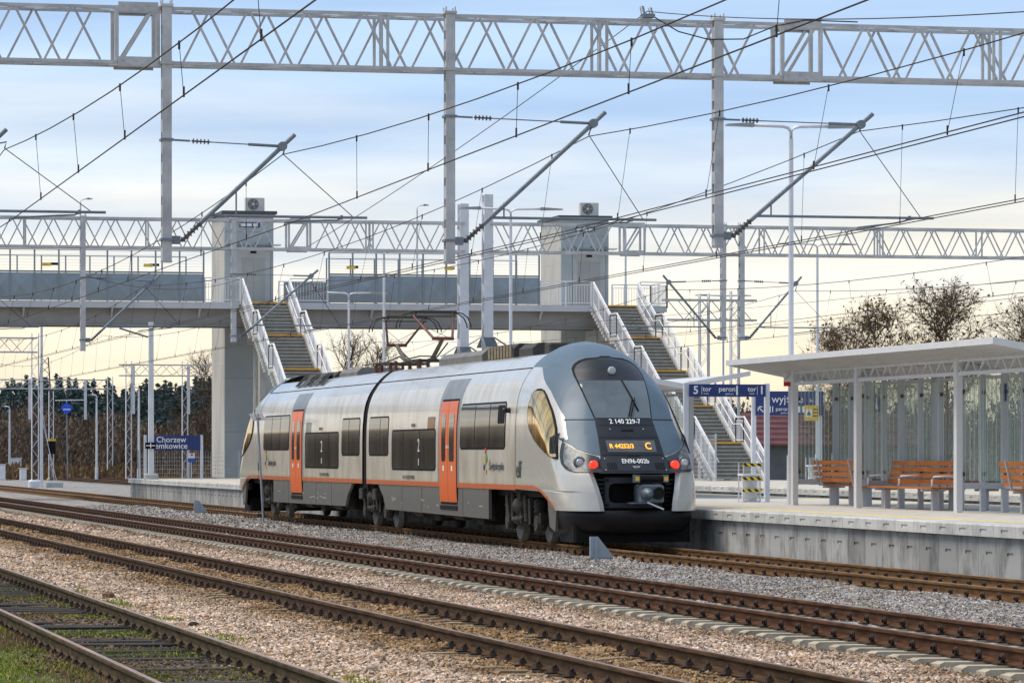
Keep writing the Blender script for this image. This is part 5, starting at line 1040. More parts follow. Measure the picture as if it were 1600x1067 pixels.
# headlights
for sd_, nm in ((-1, 'L'), (1, 'R')):
    hl_in = table([(1.53, .70), (1.84, .70), (1.90, .92), (2.0, 1.10), (2.1, 1.22), (2.22, 1.31)]); hl_out = table([(1.53, 74.98), (1.58, 75.2), (1.7, 75.42), (1.85, 75.56), (2.0, 75.64), (2.15, 75.70), (2.25, 75.74)])
    def hl(b, off=.024):
        R_ = []
        for z in zs(1.53, 2.22, 22):
            A, B = ('x', sd_ * hl_in(z, 1)), (nm, hl_out(z, 1)); R_.append(row(z, B, A, 24, off) if sd_ < 0 else row(z, A, B, 24, off))
        b.rows(R_, (0, .05, 0))
    h = both(hl, 'headlight', mat('headlight_housing', (.035, .04, .045), .2, 0, .4, 5))
    def clear(b):
        R_ = []
        li = table([(1.58, .98), (1.84, .98), (1.95, 1.08), (2.1, 1.25)]); lo = table([(1.58, 75.1), (1.7, 75.33), (1.85, 75.46), (2.0, 75.55), (2.1, 75.6)])
        for z in zs(1.58, 2.1, 14):
            A, B = ('x', sd_ * li(z, 1)), (nm, lo(z, 1)); R_.append(row(z, B, A, 16, .030) if sd_ < 0 else row(z, A, B, 16, .030))
        b.rows(R_)
    b = MB(); clear(b); b.build('lens', mat('lens_grey', (.19, .215, .225), .3, .0, .6, 9, spec=.3), h)
    disc('tail_lamp', sd_ * .85, 1.67, .092, mat('tail_red', (.7, .02, .01), .2, 0, .1, 4, emit=(1., .03, .012), estr=1.3), h, .07, .03)
    disc('lamp_ring', sd_ * 1.10, 1.72, .125, mat('lamp_ring', (.16, .17, .18), .2, .5, .2, 9), h, .085, .006); disc('lamp', sd_ * 1.10, 1.72, .075, mat('lamp_glass', (.55, .6, .62), .1, .3, .2, 9), h, .10, .02)
    fstrip('tail_bezel', min(sd_ * .745, sd_ * .72), max(sd_ * .745, sd_ * .72), 1.6, 1.75, DARK, h, .034, 3)
    # side window of the cab
    swi = [(3.26, 77.62, 77.78), (3.22, 77.42, 77.95), (3.12, 77.18, 78.08), (2.98, 76.92, 78.17), (2.8, 76.62, 78.22), (2.6, 76.34, 78.19), (2.4, 76.10, 77.98), (2.2, 75.92, 77.55), (2.05, 75.80, 77.05), (1.93, 75.72, 76.55), (1.84, 75.66, 76.1), (1.79, 75.64, 75.8)]
    zz = [q[0] for q in swi][::-1]; ya = lambda z: float(np.interp(z, zz, [q[1] for q in swi][::-1])); yb = lambda z: float(np.interp(z, zz, [q[2] for q in swi][::-1]))
    def sw(b, g=0., off=.020):
        R_ = []
        for z in zs(1.79 + g * .7, 3.26 - g * .8, 34): R_.append(row(z, (nm, yb(z) - g), (nm, ya(z) + g), 16, off) if sd_ < 0 else row(z, (nm, ya(z) + g), (nm, yb(z) - g), 16, off))
        b.rows(R_, (-sd_ * .04, 0, 0))
    fr_ = both(sw, 'side_window_frame', DARK)
    both(lambda b: sw(b, .06, .028), 'side_window', mat('mirrored_cab_glass', (.62, .42, .16), .07, .85, .5, 1.6, stretch=(1, 2.5, .5), col2=(.16, .10, .04), c2amt=.45))
    for i in range(5):
        b = MB(); y0 = 75.74 + i * .065
        R_ = [row(z, (nm, y0 + .02 + (z - 1.85) * .42), (nm, y0 + (z - 1.85) * .42), 2, .045) for z in zs(1.9, 2.32 - i * .02, 6)]
        b.rows(R_ if sd_ < 0 else [r_[::-1] for r_ in R_], (-sd_ * .03, 0, 0), False); b.build('louvre', BLK, fr_)
    # louvres in the bumper recess
    for i in range(7): MB().bar((CX + sd_ * .62, 74.72, .86 + i * .085), (CX + sd_ * .98, 74.82, .86 + i * .085), .06, .045).build('recess_louvre', BLKM, tr)
# coupler and its plate
def plate(b):
    b.box(CX - .60, CX + .60, 74.86, 74.92, .80, .90); b.box(CX - .60, CX + .60, 74.86, 74.92, 1.30, 1.42); b.box(CX - .60, CX - .52, 74.86, 74.92, .9, 1.3); b.box(CX + .52, CX + .60, 74.86, 74.92, .9, 1.3)
    for s_ in (-1, 1):
        pts = [(CX + s_ * (.52 - .1 * (1 - math.sin(t))), 1.1 + .2 * math.cos(t) * (-1)) for t in [0]]
b = MB(); plate(b)
for s_ in (-1, 1):
    for zc in (.9, 1.3): b.prism([(CX + s_ * .52, zc), (CX + s_ * .40, zc), (CX + s_ * .49, zc + (.035 if zc < 1 else -.035)), (CX + s_ * .52, zc + (.12 if zc < 1 else -.12))], 'y', 74.86, 74.92)
b.build('coupler_plate', mat('plate_dark', (.035, .042, .055), .5, .2, .2, 5), tr)
for q in ((-.55, .86), (.55, .86), (-.55, 1.36), (.55, 1.36)): MB().lathe((CX + q[0], 74.855, q[1]), [(.035, -.02), (.035, .01)], 'y', 8).build('bolt', BLKM, tr)
CPL = mat('coupler_blue_grey', (.13, .17, .20), .5, .4, .3, 8)
cp = MB().bbox(CX - .02, CX + .50, 74.30, 74.80, .92, 1.28, .04).build('coupler', CPL, tr)
MB().lathe((CX + .13, 74.30, 1.09), [(.135, .02), (.12, -.10), (.07, -.22), (.035, -.28)], 'y', 16).build('cone', CPL, cp)
b = MB(); b.lathe((CX + .37, 74.295, 1.10), [(.125, .01), (.125, -.05), (.10, -.05), (.09, -.012)], 'y', 16); b.build('funnel', BLKM, cp)
MB().bar((CX + .12, 74.2, .92), (CX + .42, 74.05, .78), .03, .03).build('uncoupling_lever', STEELL, cp); MB().box(CX - .2, CX + .2, 74.25, 74.6, .89, .915).build('guide_plate', CPL, cp)
b = MB(); b.tube((CX - .02, 74.42, 1.40), (CX + .52, 74.42, 1.40), .075, 14); rl = b.build('buffer_roller', BLKM, tr)
for x in (-.11, .49): MB().box(CX + x, CX + x + .11, 74.335, 74.50, 1.32, 1.475).build('roller_bracket', CPL, rl); MB().box(CX + x + .015, CX + x + .095, 74.326, 74.333, 1.35, 1.44).build('warning_label', YEL, rl)
# ---------------------------------------------------------------- car bodies
def prof(z0, z1, n): return [(Wz(z), z) for z in zs(z0, z1, n)]
SP = prof(1.12, 3.46, 30); RP = prof(3.46, 4.02, 16) + [(.66, 4.045), (.5, 4.055), (.001, 4.06)]
def car(Y0, Y1):
    b = MB()
    for s_ in (-1, 1):
        rr = [[(CX + s_ * w_, y, z) for y in (Y0, Y1)] for w_, z in SP]; b.rows(rr if s_ > 0 else [r_[::-1] for r_ in rr])
    b.add([(CX - 1.44, Y0, 1.12), (CX + 1.44, Y0, 1.12), (CX + 1.44, Y1, 1.12), (CX - 1.44, Y1, 1.12)], [(0, 3, 2, 1)])
    bd = b.build('car_body', WHT, tr)
    b = MB(); full = [(CX - w_, z) for w_, z in RP] + [(CX + w_, z) for w_, z in RP[::-1][1:]]; b.rows([[(x, y, z) for y in (Y1, Y0)] for x, z in full]); rf = b.build('roof', SILV, tr)
    for yy in (Y0, Y1):
        b = MB(); pts = [(CX - w_ * .995, z) for w_, z in SP + RP[1:]] + [(CX + w_ * .995, z) for w_, z in (SP + RP[1:])[::-1][1:]]
        b.add([(x, yy + (.004 if yy == Y0 else -.004), z) for x, z in pts], [tuple(range(len(pts)))]); b.build('end_wall', DARK, bd)
    for s_ in (-1, 1):
        for z, h in ((3.72, .022),): b = MB(); b.rows([[(CX + s_ * (Wz(q) + .004), y, q + .002) for y in (Y0, Y1)] for q in (z, z + h)]); b.build('roof_joint', DARK, rf)
    return bd, rf
bdA, rfA = car(79.35, 96.95); bdB, rfB = car(97.55, MY - 79.35)
def side(name, m, par, Y0, Y1, z0, z1, off, r=.0, s_=-1, rim=True, nz=18):
    """sheet following the bodyside with rounded corners, proud by off"""
    R_ = []
    for z in zs(z0, z1, nz):
        d = 0.
        for e_ in (z - z0, z1 - z):
            if e_ < r: d = max(d, r - math.sqrt(max(0, r * r - (r - e_) ** 2)))
        x = CX + s_ * (Wz(z) + off); R_.append([(x, y, z) for y in zs(Y0 + d, Y1 - d, 3)])
    b = MB(); b.rows(R_ if s_ > 0 else [q[::-1] for q in R_], (-s_ * .03, 0, 0) if rim else None); return b.build(name, m, par)
DGR = paint('door_zone_grey', (.21, .22, .225), .4, .1, (.13, .12, .10), .5, .2)
TG2 = mat('side_glass', (.055, .053, .048), .07, 0, .35, .9, spec=.8, stretch=(1, 1.4, .35))
def window(par, Y0, Y1, z0, z1, mull=(), s_=-1):
    f = side('window_frame', DARK, par, Y0 - .04, Y1 + .04, z0 - .04, z1 + .04, .006, .12, s_); g_ = side('window', TG2, par, Y0, Y1, z0, z1, .013, .09, s_)
    for y in mull: side('mullion', DARK, g_, y - .018, y + .018, z0 + .01, z1 - .01, .018, 0, s_, False)
    return g_
def mirror(a, c): return MY - c, MY - a
for car_i, (bd, rf) in enumerate(((bdA, rfA), (bdB, rfB))):
    T = (lambda a, c: (a, c)) if car_i == 0 else mirror
    Tm = (lambda y: y) if car_i == 0 else (lambda y: MY - y)
    for s_ in (-1, 1):
        side('door_surround', DGR, bd, *T(85.22, 87.66), 1.13, 3.62, .004, 0, s_)
        window(bd, *T(80.38, 85.1), 2.03, 2.99, [Tm(y) for y in (81.95, 83.5)], s_)
        g_ = window(bd, *T(87.95, 93.4), 1.53, 2.45, [Tm(y) for y in (89.8, 91.9)], s_)
        window(bd, *T(93.92, 96.55), 1.88, 2.80, [Tm(y) for y in (95.0,)], s_)
        side('destination_window', mat('side_display', (.20, .085, .02), .3, 0, .5, 9) if car_i == 0 else DGR, bd, *T(88.05, 88.92), 2.49, 2.77, .008, .03, s_)
        side('mirror_vent', DARK, bd, *T(80.45, 81.1), 2.55, 2.95, .020, .03, s_, True, 8) if s_ < 0 and car_i == 0 else None
        side('orange_stripe', ORNG, bd, *T(79.37, 85.42), 1.125, 1.235, .005, 0, s_); side('orange_stripe', ORNG, bd, *T(87.46, 96.93), 1.125, 1.235, .005, 0, s_)
        d0, d1 = T(85.48, 87.40); dm = (d0 + d1) / 2
        side('door_frame', DARK, bd, d0 - .03, d1 + .03, .72, 3.16, .010, .05, s_)
        for (a, c) in ((d0, dm - .012), (dm + .012, d1)):
            lf = side('door_leaf', DOORO, bd, a, c, .78, 3.11, .020, .0, s_); w_ = c - a
            side('door_window', TG2, lf, a + w_ * .27, c - w_ * .16 if a == d0 else c - w_ * .27, 1.72, 2.82, .026, .05, s_)
            side('door_sticker', WTXT, lf, a + w_ * .42, a + w_ * .58, 1.5, 1.62, .024, 0, s_, False)
        for q in (-.10, .10): side('door_button', WTXT, bd, dm + q - .03, dm + q + .03, 2.02, 2.09, .03, 0, s_)
        # skirts
        sp = [T(82.12, 82.12)[0], T(94.35, 94.35)[0], T(95.35, 95.35)[0]]
        xo = CX + s_ * 1.43; xi = CX + s_ * 1.36
        b = MB(); poly = [(sp[0], .46), (sp[1], .50), (sp[1] + (sp[2] - sp[1]) * .35, .82), (sp[2] - (sp[2] - sp[1]) * .2, 1.0), (sp[2], 1.118), (sp[0], 1.118)]; b.prism(poly, 'x', xo, xi); sk_ = b.build('skirt', SKRT, tr)
        for y in (84.9, 89.7, 92.2): a = Tm(y); MB().box(xo + min(0, s_ * .003), xo + max(0, s_ * .003), a - .008, a + .008, .49, 1.11).build('panel_joint', DARK, sk_)
        rk = random.Random(5 + car_i)
        for i in range(12):
            y = Tm(82.4 + rk.random() * 11.2); zz = .62 + rk.random() * .2; ll = .08 + rk.random() * .35
            if abs(y - dm) > 1.2: MB().box(xo + min(0, s_ * .005), xo + max(0, s_ * .005), y, y + ll, zz, zz + .025).build('stencil', mat('stencil_print', (.35, .34, .30), .6), sk_)
        MB().box(min(xo, xo + s_ * .02), max(xo, xo + s_ * .02), dm - .95, dm + .95, .60, .70).build('step', DARK, sk_)
    # lettering on the near side
    xo = CX - 1.452 - .012; INK = mat('dark_print', (.05, .05, .06), .5)
    y2_ = Tm(81.2 if car_i == 0 else 82.0)
    text('Świętokrzyskie', .24, (xo, y2_, 1.62), INK, bd, '-X', bold=.002); text('elf', .52, (xo, Tm(79.0) if car_i == 0 else Tm(79.5), 1.55), INK, bd, '-X', bold=.004)
    y3 = y2_ + 1.1
    for nm_, dy, dz, r_, c_ in (('logo_red', .02, .30, .07, (.6, .03, .03)), ('logo_green', -.05, .14, .09, (.10, .30, .08)), ('logo_yellow', .05, .06, .07, (.7, .4, .03)), ('logo_blue', .16, -.06, .07, (.03, .05, .25)), ('logo_gold', -.02, -.14, .06, (.7, .35, .02))):
        MB().lathe((xo, y3 + dy, 1.66 + dz), [(r_, -.002), (r_, .004)], 'x', 12).build('logo_petal', mat(nm_, c_, .5), bd)
    yw = Tm(89.9 if car_i == 0 else 90.8); text('2', .44, (CX - Wz(2.1) - .02, yw, 2.08), WTXT, bd, '-X'); text('2', .0, (0, 0, 0), WTXT, bd) if False else None
    MB().box(CX - 1.475, CX - 1.466, yw - .025, yw + .025, 1.62, 1.78).build('class_mark', WTXT, bd)
    text('94 51 2 140 229-7 PL-PREG', .13, (xo, Tm(91.2), 1.32), INK, bd, '-X'); text('EN96-002', .12, (xo, Tm(90.6), 2.58), INK, bd, '-X')
    for yj in (82.0, 84.5, 87.0, 89.5, 92.0, 94.5):
        b = MB(); rr = [[(CX - w_ - .002, y, z + .003) for y in (Tm(yj) - .006, Tm(yj) + .006)] for w_, z in prof(3.74, 4.01, 8)]; b.rows([q[::-1] for q in rr]); b.build('roof_seam', mat('seam_grey', (.2, .2, .2), .6), rf)
# cab seam and end lamp/camera pod
def cabseam(b):
    for s_ in (-1, 1):
        rr = [[(CX + s_ * (Wz(z) + .006), y, z) for y in (79.34, 79.365)] for z in zs(1.13, 4.2, 40)]; b.rows(rr if s_ > 0 else [q[::-1] for q in rr])
both(cabseam, 'cab_seam', DARK)
b = MB(); b.tube((CX - 1.42, 80.0, 2.83), (CX - 1.53, 79.96, 2.83), .06, 10); b.lathe((CX - 1.55, 79.96, 2.83), [(.001, -.05), (.05, -.03), (.06, .02)], 'x', 10); b.build('rear_camera', BLK, tr)
# gangway bellows
b = MB(); full = [(Wz(z) * .985, z) for z in zs(1.0, 4.0, 24)]; full = [(CX - w_, z) for w_, z in full] + [(CX + w_, z) for w_, z in full[::-1]]
rr = []
for i, y in enumerate(zs(96.9, 97.6, 9)): s_ = 1 - .02 * (i % 2); rr.append([(CX + (x - CX) * s_, y, z * (1 if z < 2 else s_ ** .5)) for x, z in full])
b.rows([q for q in zip(*rr)]); b.build('gangway_bellows', DARK, tr)
# underframe
MB().box(CX - 1.05, CX + 1.05, 83.2, 93.6, .40, 1.11).build('underframe', UND, tr); MB().box(CX - 1.05, CX + 1.05, MY - 93.6, MY - 83.2, .40, 1.11).build('underframe', UND, tr)
MB().box(CX - 1.2, CX + 1.2, 75.4, MY - 75.4, .98, 1.115).build('floor_pan', DARK, tr)
for k_, y in enumerate((84.3, 86.8, 89.2, 91.6)):
    for T in ((lambda q: q), (lambda q: MY - q)):
        b = MB()
        if k_ % 2: b.tube((CX - 1.0, T(y) - .5, .52), (CX - 1.0, T(y) + .6, .52), .17, 12)
        else: b.bbox(CX - 1.15, CX - .6, T(y) - .35, T(y) + .35, .30, .52, .03)
        b.build('under_box', UNDL if k_ % 2 else UND, tr)
def wheel_mesh():
    b = MB(); b.lathe((0, 0, 0), [(.15, -.10), (.34, -.07), (.36, -.09), (.42, -.09), (.425, .03), (.45, .035), (.45, .06), (.1, .06)], 'x', 28); return b.mesh('wheel', mat('wheel_steel', (.10, .095, .09), .5, .4, .3, 8))
WM = wheel_mesh()
def bogie(yc_, half, label=None):
    bo = MB(); bo.box(CX - .95, CX + .95, yc_ - .25, yc_ + .25, .45, .8)
    for s_ in (-1, 1): bo.prism([(yc_ - half - .35, .42), (yc_ - half + .3, .42), (yc_ - .5, .36), (yc_ + .5, .36), (yc_ + half - .3, .42), (yc_ + half + .35, .42), (yc_ + half + .3, .66), (yc_ + .6, .60), (yc_ - .6, .60), (yc_ - half - .3, .66)], 'x', CX + s_ * 1.0, CX + s_ * 1.14)
    g_ = bo.build('bogie', UND, tr)
    for y in (yc_ - half, yc_ + half):
        for s_ in (-1, 1):
            o = inst('wheel', WM, g_, (CX + s_ * .79, y, .42), rot=(0, 0, 0 if s_ < 0 else math.pi))
            b = MB(); b.lathe((CX + s_ * 1.08, y, .42), [(.17, -.1), (.17, .1), (.1, .14)], 'x', 12); b.build('axle_box', UNDL, g_)
            b = MB(); b.lathe((CX + s_ * 1.07, y, .62), [(.12, 0), (.15, .06), (.13, .1), (.16, .16), (.13, .2), (.15, .26), (.1, .32)], 'z', 12); b.build('spring', UND, g_)
        MB().tube((CX - .8, y, .42), (CX + .8, y, .42), .08, 8).build('axle', UND, g_)
    for s_ in (-1, 1):
        X = CX + s_ * 1.22
        b = MB(); b.lathe((CX + s_ * 1.12, yc_ - .1, .62), [(.19, 0), (.26, .08), (.27, .2), (.22, .3), (.16, .34), (.16, .44), (.25, .46), (.25, .5)], 'z', 16); b.build('air_spring', UNDL, g_)
        MB().tube((X, yc_ + .55, .48), (X, yc_ + .60, 1.05), .05, 8).build('damper', UNDL, g_); MB().tube((X, yc_ - .75, .45), (X, yc_ - .62, 1.0), .055, 8).build('damper', UNDL, g_)
        b = MB(); b.tube((X, yc_ - .5, .52), (X, yc_ + .5, .48), .06, 10); b.build('yaw_damper', UNDL, g_)
        MB().bar((X, yc_ - .3, .42), (X, yc_ - .22, 1.08), .08, .10).build('bracket', UNDL, g_); MB().bar((X - s_ * .03, yc_ + 1.0, .40), (X - s_ * .03, yc_ + 1.2, 1.0), .10, .22).build('brake_unit', UNDL, g_); MB().bar((X - s_ * .03, yc_ - 1.1, .40), (X - s_ * .03, yc_ - 1.0, .95), .10, .2).build('brake_unit', UND, g_)
        b = MB(); b.path([(X, yc_ - .9, .8), (X, yc_ - .95, .45), (X, yc_ - 1.05, .33), (X, yc_ - 1.2, .45), (X, yc_ - 1.2, .8)], .018, 5); b.build('hose', DARK, g_)
        for y in (yc_ - half, yc_ + half): MB().bar((CX + s_ * .76, y - .62, .16), (CX + s_ * .76, y - .60, .45), .08, .05).build('guard_iron', UNDL, g_)
bogie(80.0, 1.4); bogie(97.25, 1.45); bogie(MY - 80.0, 1.4)
# gear between the cars
for y in (96.3, 98.2):
    MB().bbox(CX - 1.38, CX - 1.1, y - .22, y + .22, .72, 1.0, .03).build('coupling_box', UNDL, tr)
# ---------------------------------------------------------------- roof gear
RG = mat('roof_grey', (.17, .17, .165), .6, .2, .2, 3); RD = mat('roof_dark', (.045, .043, .04), .7, .1, .3, 4); BRN = mat('pantograph_red_brown', (.16, .06, .045), .5, .2, .3, 8); BRNL = mat('grille_tan', (.25, .20, .13), .6, .2, .3, 8)
def roofbox(nm, y0, y1, w0, z1, m, mirrored=False):
    if mirrored: y0, y1 = MY - y1, MY - y0
    b = MB(); b.prism([(CX - w0, 3.9), (CX - w0, z1 - .12), (CX - w0 + .14, z1), (CX + w0 - .14, z1), (CX + w0, z1 - .12), (CX + w0, 3.95)], 'y', y0, y1); return b.build(nm, m, tr)
roofbox('converter_box', 86.4, 91.4, .66, 4.31, RG); roofbox('resistor_box', 83.2, 86.0, .62, 4.37, RD); roofbox('antenna_box', 81.6, 83.0, .55, 4.34, RD)
for i in range(8): MB().box(CX - .65, CX - .621, 83.35 + i * .32, 83.55 + i * .32, 4.06, 4.33).build('grille_fin', BRNL, tr)
MB().lathe((CX - .2, 80.9, 4.05), [(.16, 0), (.16, .12), (.05, .15)], 'z', 10).build('antenna', RD, tr); MB().bbox(CX - .5, CX + .2, 80.2, 80.7, 4.03, 4.30, .03).build('horn_box', RD, tr)
roofbox('resistor_box', 83.5, 88.6, .7, 4.22, RD, True); roofbox('converter_box', 89.2, 92.0, .68, 4.25, RG, True)
for i in range(5): b = MB(); b.add([(CX - 1.0, MY - 84.2 - i, 3.86), (CX - 1.0, MY - 83.4 - i, 3.86), (CX - .68, MY - 83.4 - i, 4.2), (CX - .68, MY - 84.2 - i, 4.2)], [(0, 3, 2, 1), (0, 1, 2, 3)]); b.build('roof_flap', RG if i % 2 else RD, tr)
def panto(yb_, sgn, nm):
    """single-arm pantograph; sgn = -1 knee towards the camera"""
    p = MB()
    for x in (-.5, .5): p.box(CX + x - .03, CX + x + .03, yb_ - .75, yb_ + .75, 4.24, 4.30)
    for y in (-.7, 0, .7): p.box(CX - .53, CX + .53, yb_ + y - .04, yb_ + y + .04, 4.24, 4.29)
    pb = p.build('pantograph', RD, tr)
    for x in (-.5, .5):
        for y in (-.65, .65): b = MB(); insulator(b, (CX + x, yb_ + y, 4.0), (CX + x, yb_ + y, 4.24), 4, .075, .045); b.build('insulator', BRN, pb)
    ky, kz = yb_ + sgn * 1.15, 4.80; hy_, hz = yb_ + sgn * -.05, 5.47; by = yb_ - sgn * .25
    MB().tube((CX, by, 4.30), (CX, ky, kz), .062, 8, .05).build('lower_arm', mat('arm_olive', (.12, .105, .08), .55, .2, .2, 5), pb); MB().tube((CX + .12, by - sgn * .25, 4.30), (CX + .1, ky + sgn * .1, kz - .12), .02, 6).build('thrust_rod', RD, pb)
    MB().tube((CX - .28, ky, kz), (CX + .28, ky, kz), .045, 8).build('knee', BRN, pb)
    for s_ in (-1, 1): MB().tube((CX + s_ * .24, ky, kz), (CX + s_ * .52, hy_, hz - .07), .036, 7, .028).build('upper_arm', BRN, pb)
    MB().tube((CX - .2, ky, kz), (CX + .5, hy_ + sgn * .3, hz - .25), .007, 4).build('brace_wire', RD, pb); MB().tube((CX + .2, ky, kz), (CX - .5, hy_ + sgn * .3, hz - .25), .007, 4).build('brace_wire', RD, pb)
    MB().tube((CX - .6, hy_, hz - .07), (CX + .6, hy_, hz - .07), .018, 6).build('head_tube', RD, pb)
    for y in (-.24, .24):
        b = MB(); b.box(CX - .55, CX + .55, hy_ + y - .03, hy_ + y + .03, hz + .02, hz + .055); b.build('contact_strip', RD, pb)
        for s_ in (-1, 1):
            b = MB(); b.path([(CX + s_ * .5, hy_ + y, hz + .03), (CX + s_ * .7, hy_ + y, hz + .0), (CX + s_ * .84, hy_ + y, hz - .10), (CX + s_ * .92, hy_ + y, hz - .27), (CX + s_ * .93, hy_ + y, hz - .36)], .017, 6); b.build('horn', RD, pb)
    for s_ in (-1, 1): MB().box(CX + s_ * .5 - .02, CX + s_ * .5 + .02, hy_ - .26, hy_ + .26, hz - .03, hz + .02).build('head_link', RD, pb)
panto(95.3, -1, ''); panto(99.2, 1, '')
rk = random.Random(3)
for i in range(9):
    y = 92.2 + i * 1.15 + rk.random() * .3; x = rk.uniform(-.6, .5)
    if abs(y - 97.25) < .6: continue
    b = MB(); insulator(b, (CX + x, y, 4.0), (CX + x, y, 4.24 + rk.random() * .12), 5, .07, .04); b.build('roof_insulator', BRN, tr)
for x in (-.62, .3): MB().path([(CX + x, 92.3, 4.3), (CX + x, 94, 4.35), (CX + x, 96.2, 4.3), (CX + x + .1, 97.25, 4.42), (CX + x, 98.4, 4.3), (CX + x, 101.8, 4.3)], .02, 6).build('roof_cable', RD, tr)
# ================================================================ VEGETATION AND BACKGROUND
def leafy(name, cols, rough=.8):
    m = bpy.data.materials.new(name); m.use_nodes = True; t = m.node_tree; n = t.nodes; k = t.links; p = n['Principled BSDF']; p.inputs['Roughness'].default_value = rough; p.inputs['Specular IOR Level'].default_value = .2
    g = n.new('ShaderNodeNewGeometry'); cr = n.new('ShaderNodeValToRGB'); e = cr.color_ramp.elements; e[0].color = (*cols[0], 1); e[1].color = (*cols[-1], 1)
    for i, c in enumerate(cols[1:-1]): q = e.new((i + 1) / (len(cols) - 1)); q.color = (*c, 1)
    k.new(g.outputs['Random Per Island'], cr.inputs[0]); k.new(cr.outputs[0], p.inputs['Base Color']); MAT[name] = m; return m
NEED = leafy('hazed_pine_needles', [(.055, .092, .098), (.072, .112, .110), (.088, .126, .108)]); BARK = mat('bark', (.085, .065, .05), .9, 0, .3, 4); TWIG = leafy('bare_twigs', [(.08, .055, .04), (.13, .095, .07), (.17, .12, .08)]); DRYL = leafy('dry_brown_leaves', [(.09, .055, .03), (.17, .10, .05), (.22, .15, .07)]); GRASS = leafy('grass_blades', [(.13, .20, .02), (.22, .32, .03), (.31, .36, .05), (.33, .28, .08)]); DRYG = leafy('dry_grass', [(.22, .14, .07), (.32, .22, .12), (.15, .09, .04)])  # needle greens lightened and blued to stand in for distance haze
rs = np.random.RandomState(11)
def tri_cloud(name, C, size, up, m, stretch_z=1., parent=None, label=None, cat=None):
    """many small leaf-like triangles at points C"""
    n = len(C); a = rs.normal(size=(n, 3)); a /= np.linalg.norm(a, axis=1)[:, None]; b = rs.normal(size=(n, 3)); b[:, 2] += up; b /= np.linalg.norm(b, axis=1)[:, None]
    s_ = (size * rs.uniform(.5, 1.3, n))[:, None]; V = np.empty((n, 3, 3)); V[:, 0] = C - a * s_ * .5; V[:, 1] = C + a * s_ * .5; V[:, 2] = C + b * s_ * np.array([1, 1, stretch_z])
    return np_obj(name, V.reshape(-1, 3), np.arange(3 * n).reshape(-1, 3), m, False)
def conifers(name, spots, label, m=NEED):
    P = []; S = []
    for (x, y, h, w_) in spots:
        k_ = int(300 + 80 * h / 10); t = rs.uniform(0, 1, k_) ** .75; ang = rs.uniform(0, 6.283, k_); layer = .75 + .25 * np.cos(t * h * 5.)
        r = w_ * (1 - t) ** .8 * layer * rs.uniform(.35, 1., k_) + .05; z = h * (.22 + .78 * t)
        P.append(np.stack([x + r * np.cos(ang), y + r * np.sin(ang), z - .3 - .15 * r], 1)); S.append(np.full(k_, .55 + .03 * h) * (1.15 - .7 * t))
    P = np.concatenate(P); S = np.concatenate(S); o = tri_cloud(name, P, S, .2, m, .55); return tag(o, label, 'forest', kind='stuff')
sp = []
for i in range(900):
    px_ = rs.uniform(-90, 1420); Z = rs.uniform(430, 560); X = Z * (px_ - VX) / LL; Y = (Z - SS * X) / CC; top = 604 + rs.normal() * 7 if px_ < 560 else 640 + rs.normal() * 7
    h = H + (HY - top) * Z / F + .3; sp.append((X, Y, max(5, h * rs.uniform(.86, 1.06)), rs.uniform(1.4, 2.5)))
conifers('forest', sp, 'dark blue-green pine forest along the horizon behind the station')
def brush(name, n, pxr, Zr, hr, m, label, size=.5):
    px_ = rs.uniform(*pxr, n); Z = rs.uniform(*Zr, n); X = Z * (px_ - VX) / LL; Y = (Z - SS * X) / CC; z = rs.uniform(0, 1, n) ** 1.3 * hr * (.62 + .2 * np.sin(px_ * .031) * np.sin(px_ * .0137 + 1) + .38 * rs.uniform(size=n)) - .3
    o = tri_cloud(name, np.stack([X, Y, z], 1), np.full(n, size), 1.6, m, 1.8); return tag(o, label, 'shrubs', kind='stuff')
brush('bare_shrubs', 60000, (-90, 560), (330, 430), 6.2, TWIG, 'brown leafless thicket in front of the forest at the left', .3)
brush('dry_meadow', 9000, (-90, 420), (300, 340), 1.0, DRYL, 'low dry weeds along the far left tracks', .35)
brush('bare_shrubs', 42000, (1080, 1760), (235, 330), 5.0, TWIG, 'brown leafless thicket behind the far platform and shelter', .2)
brush('evergreen_shrubs', 14000, (1280, 1760), (230, 300), 5.5, NEED, 'green shrubs seen through the shelter glass', .25)
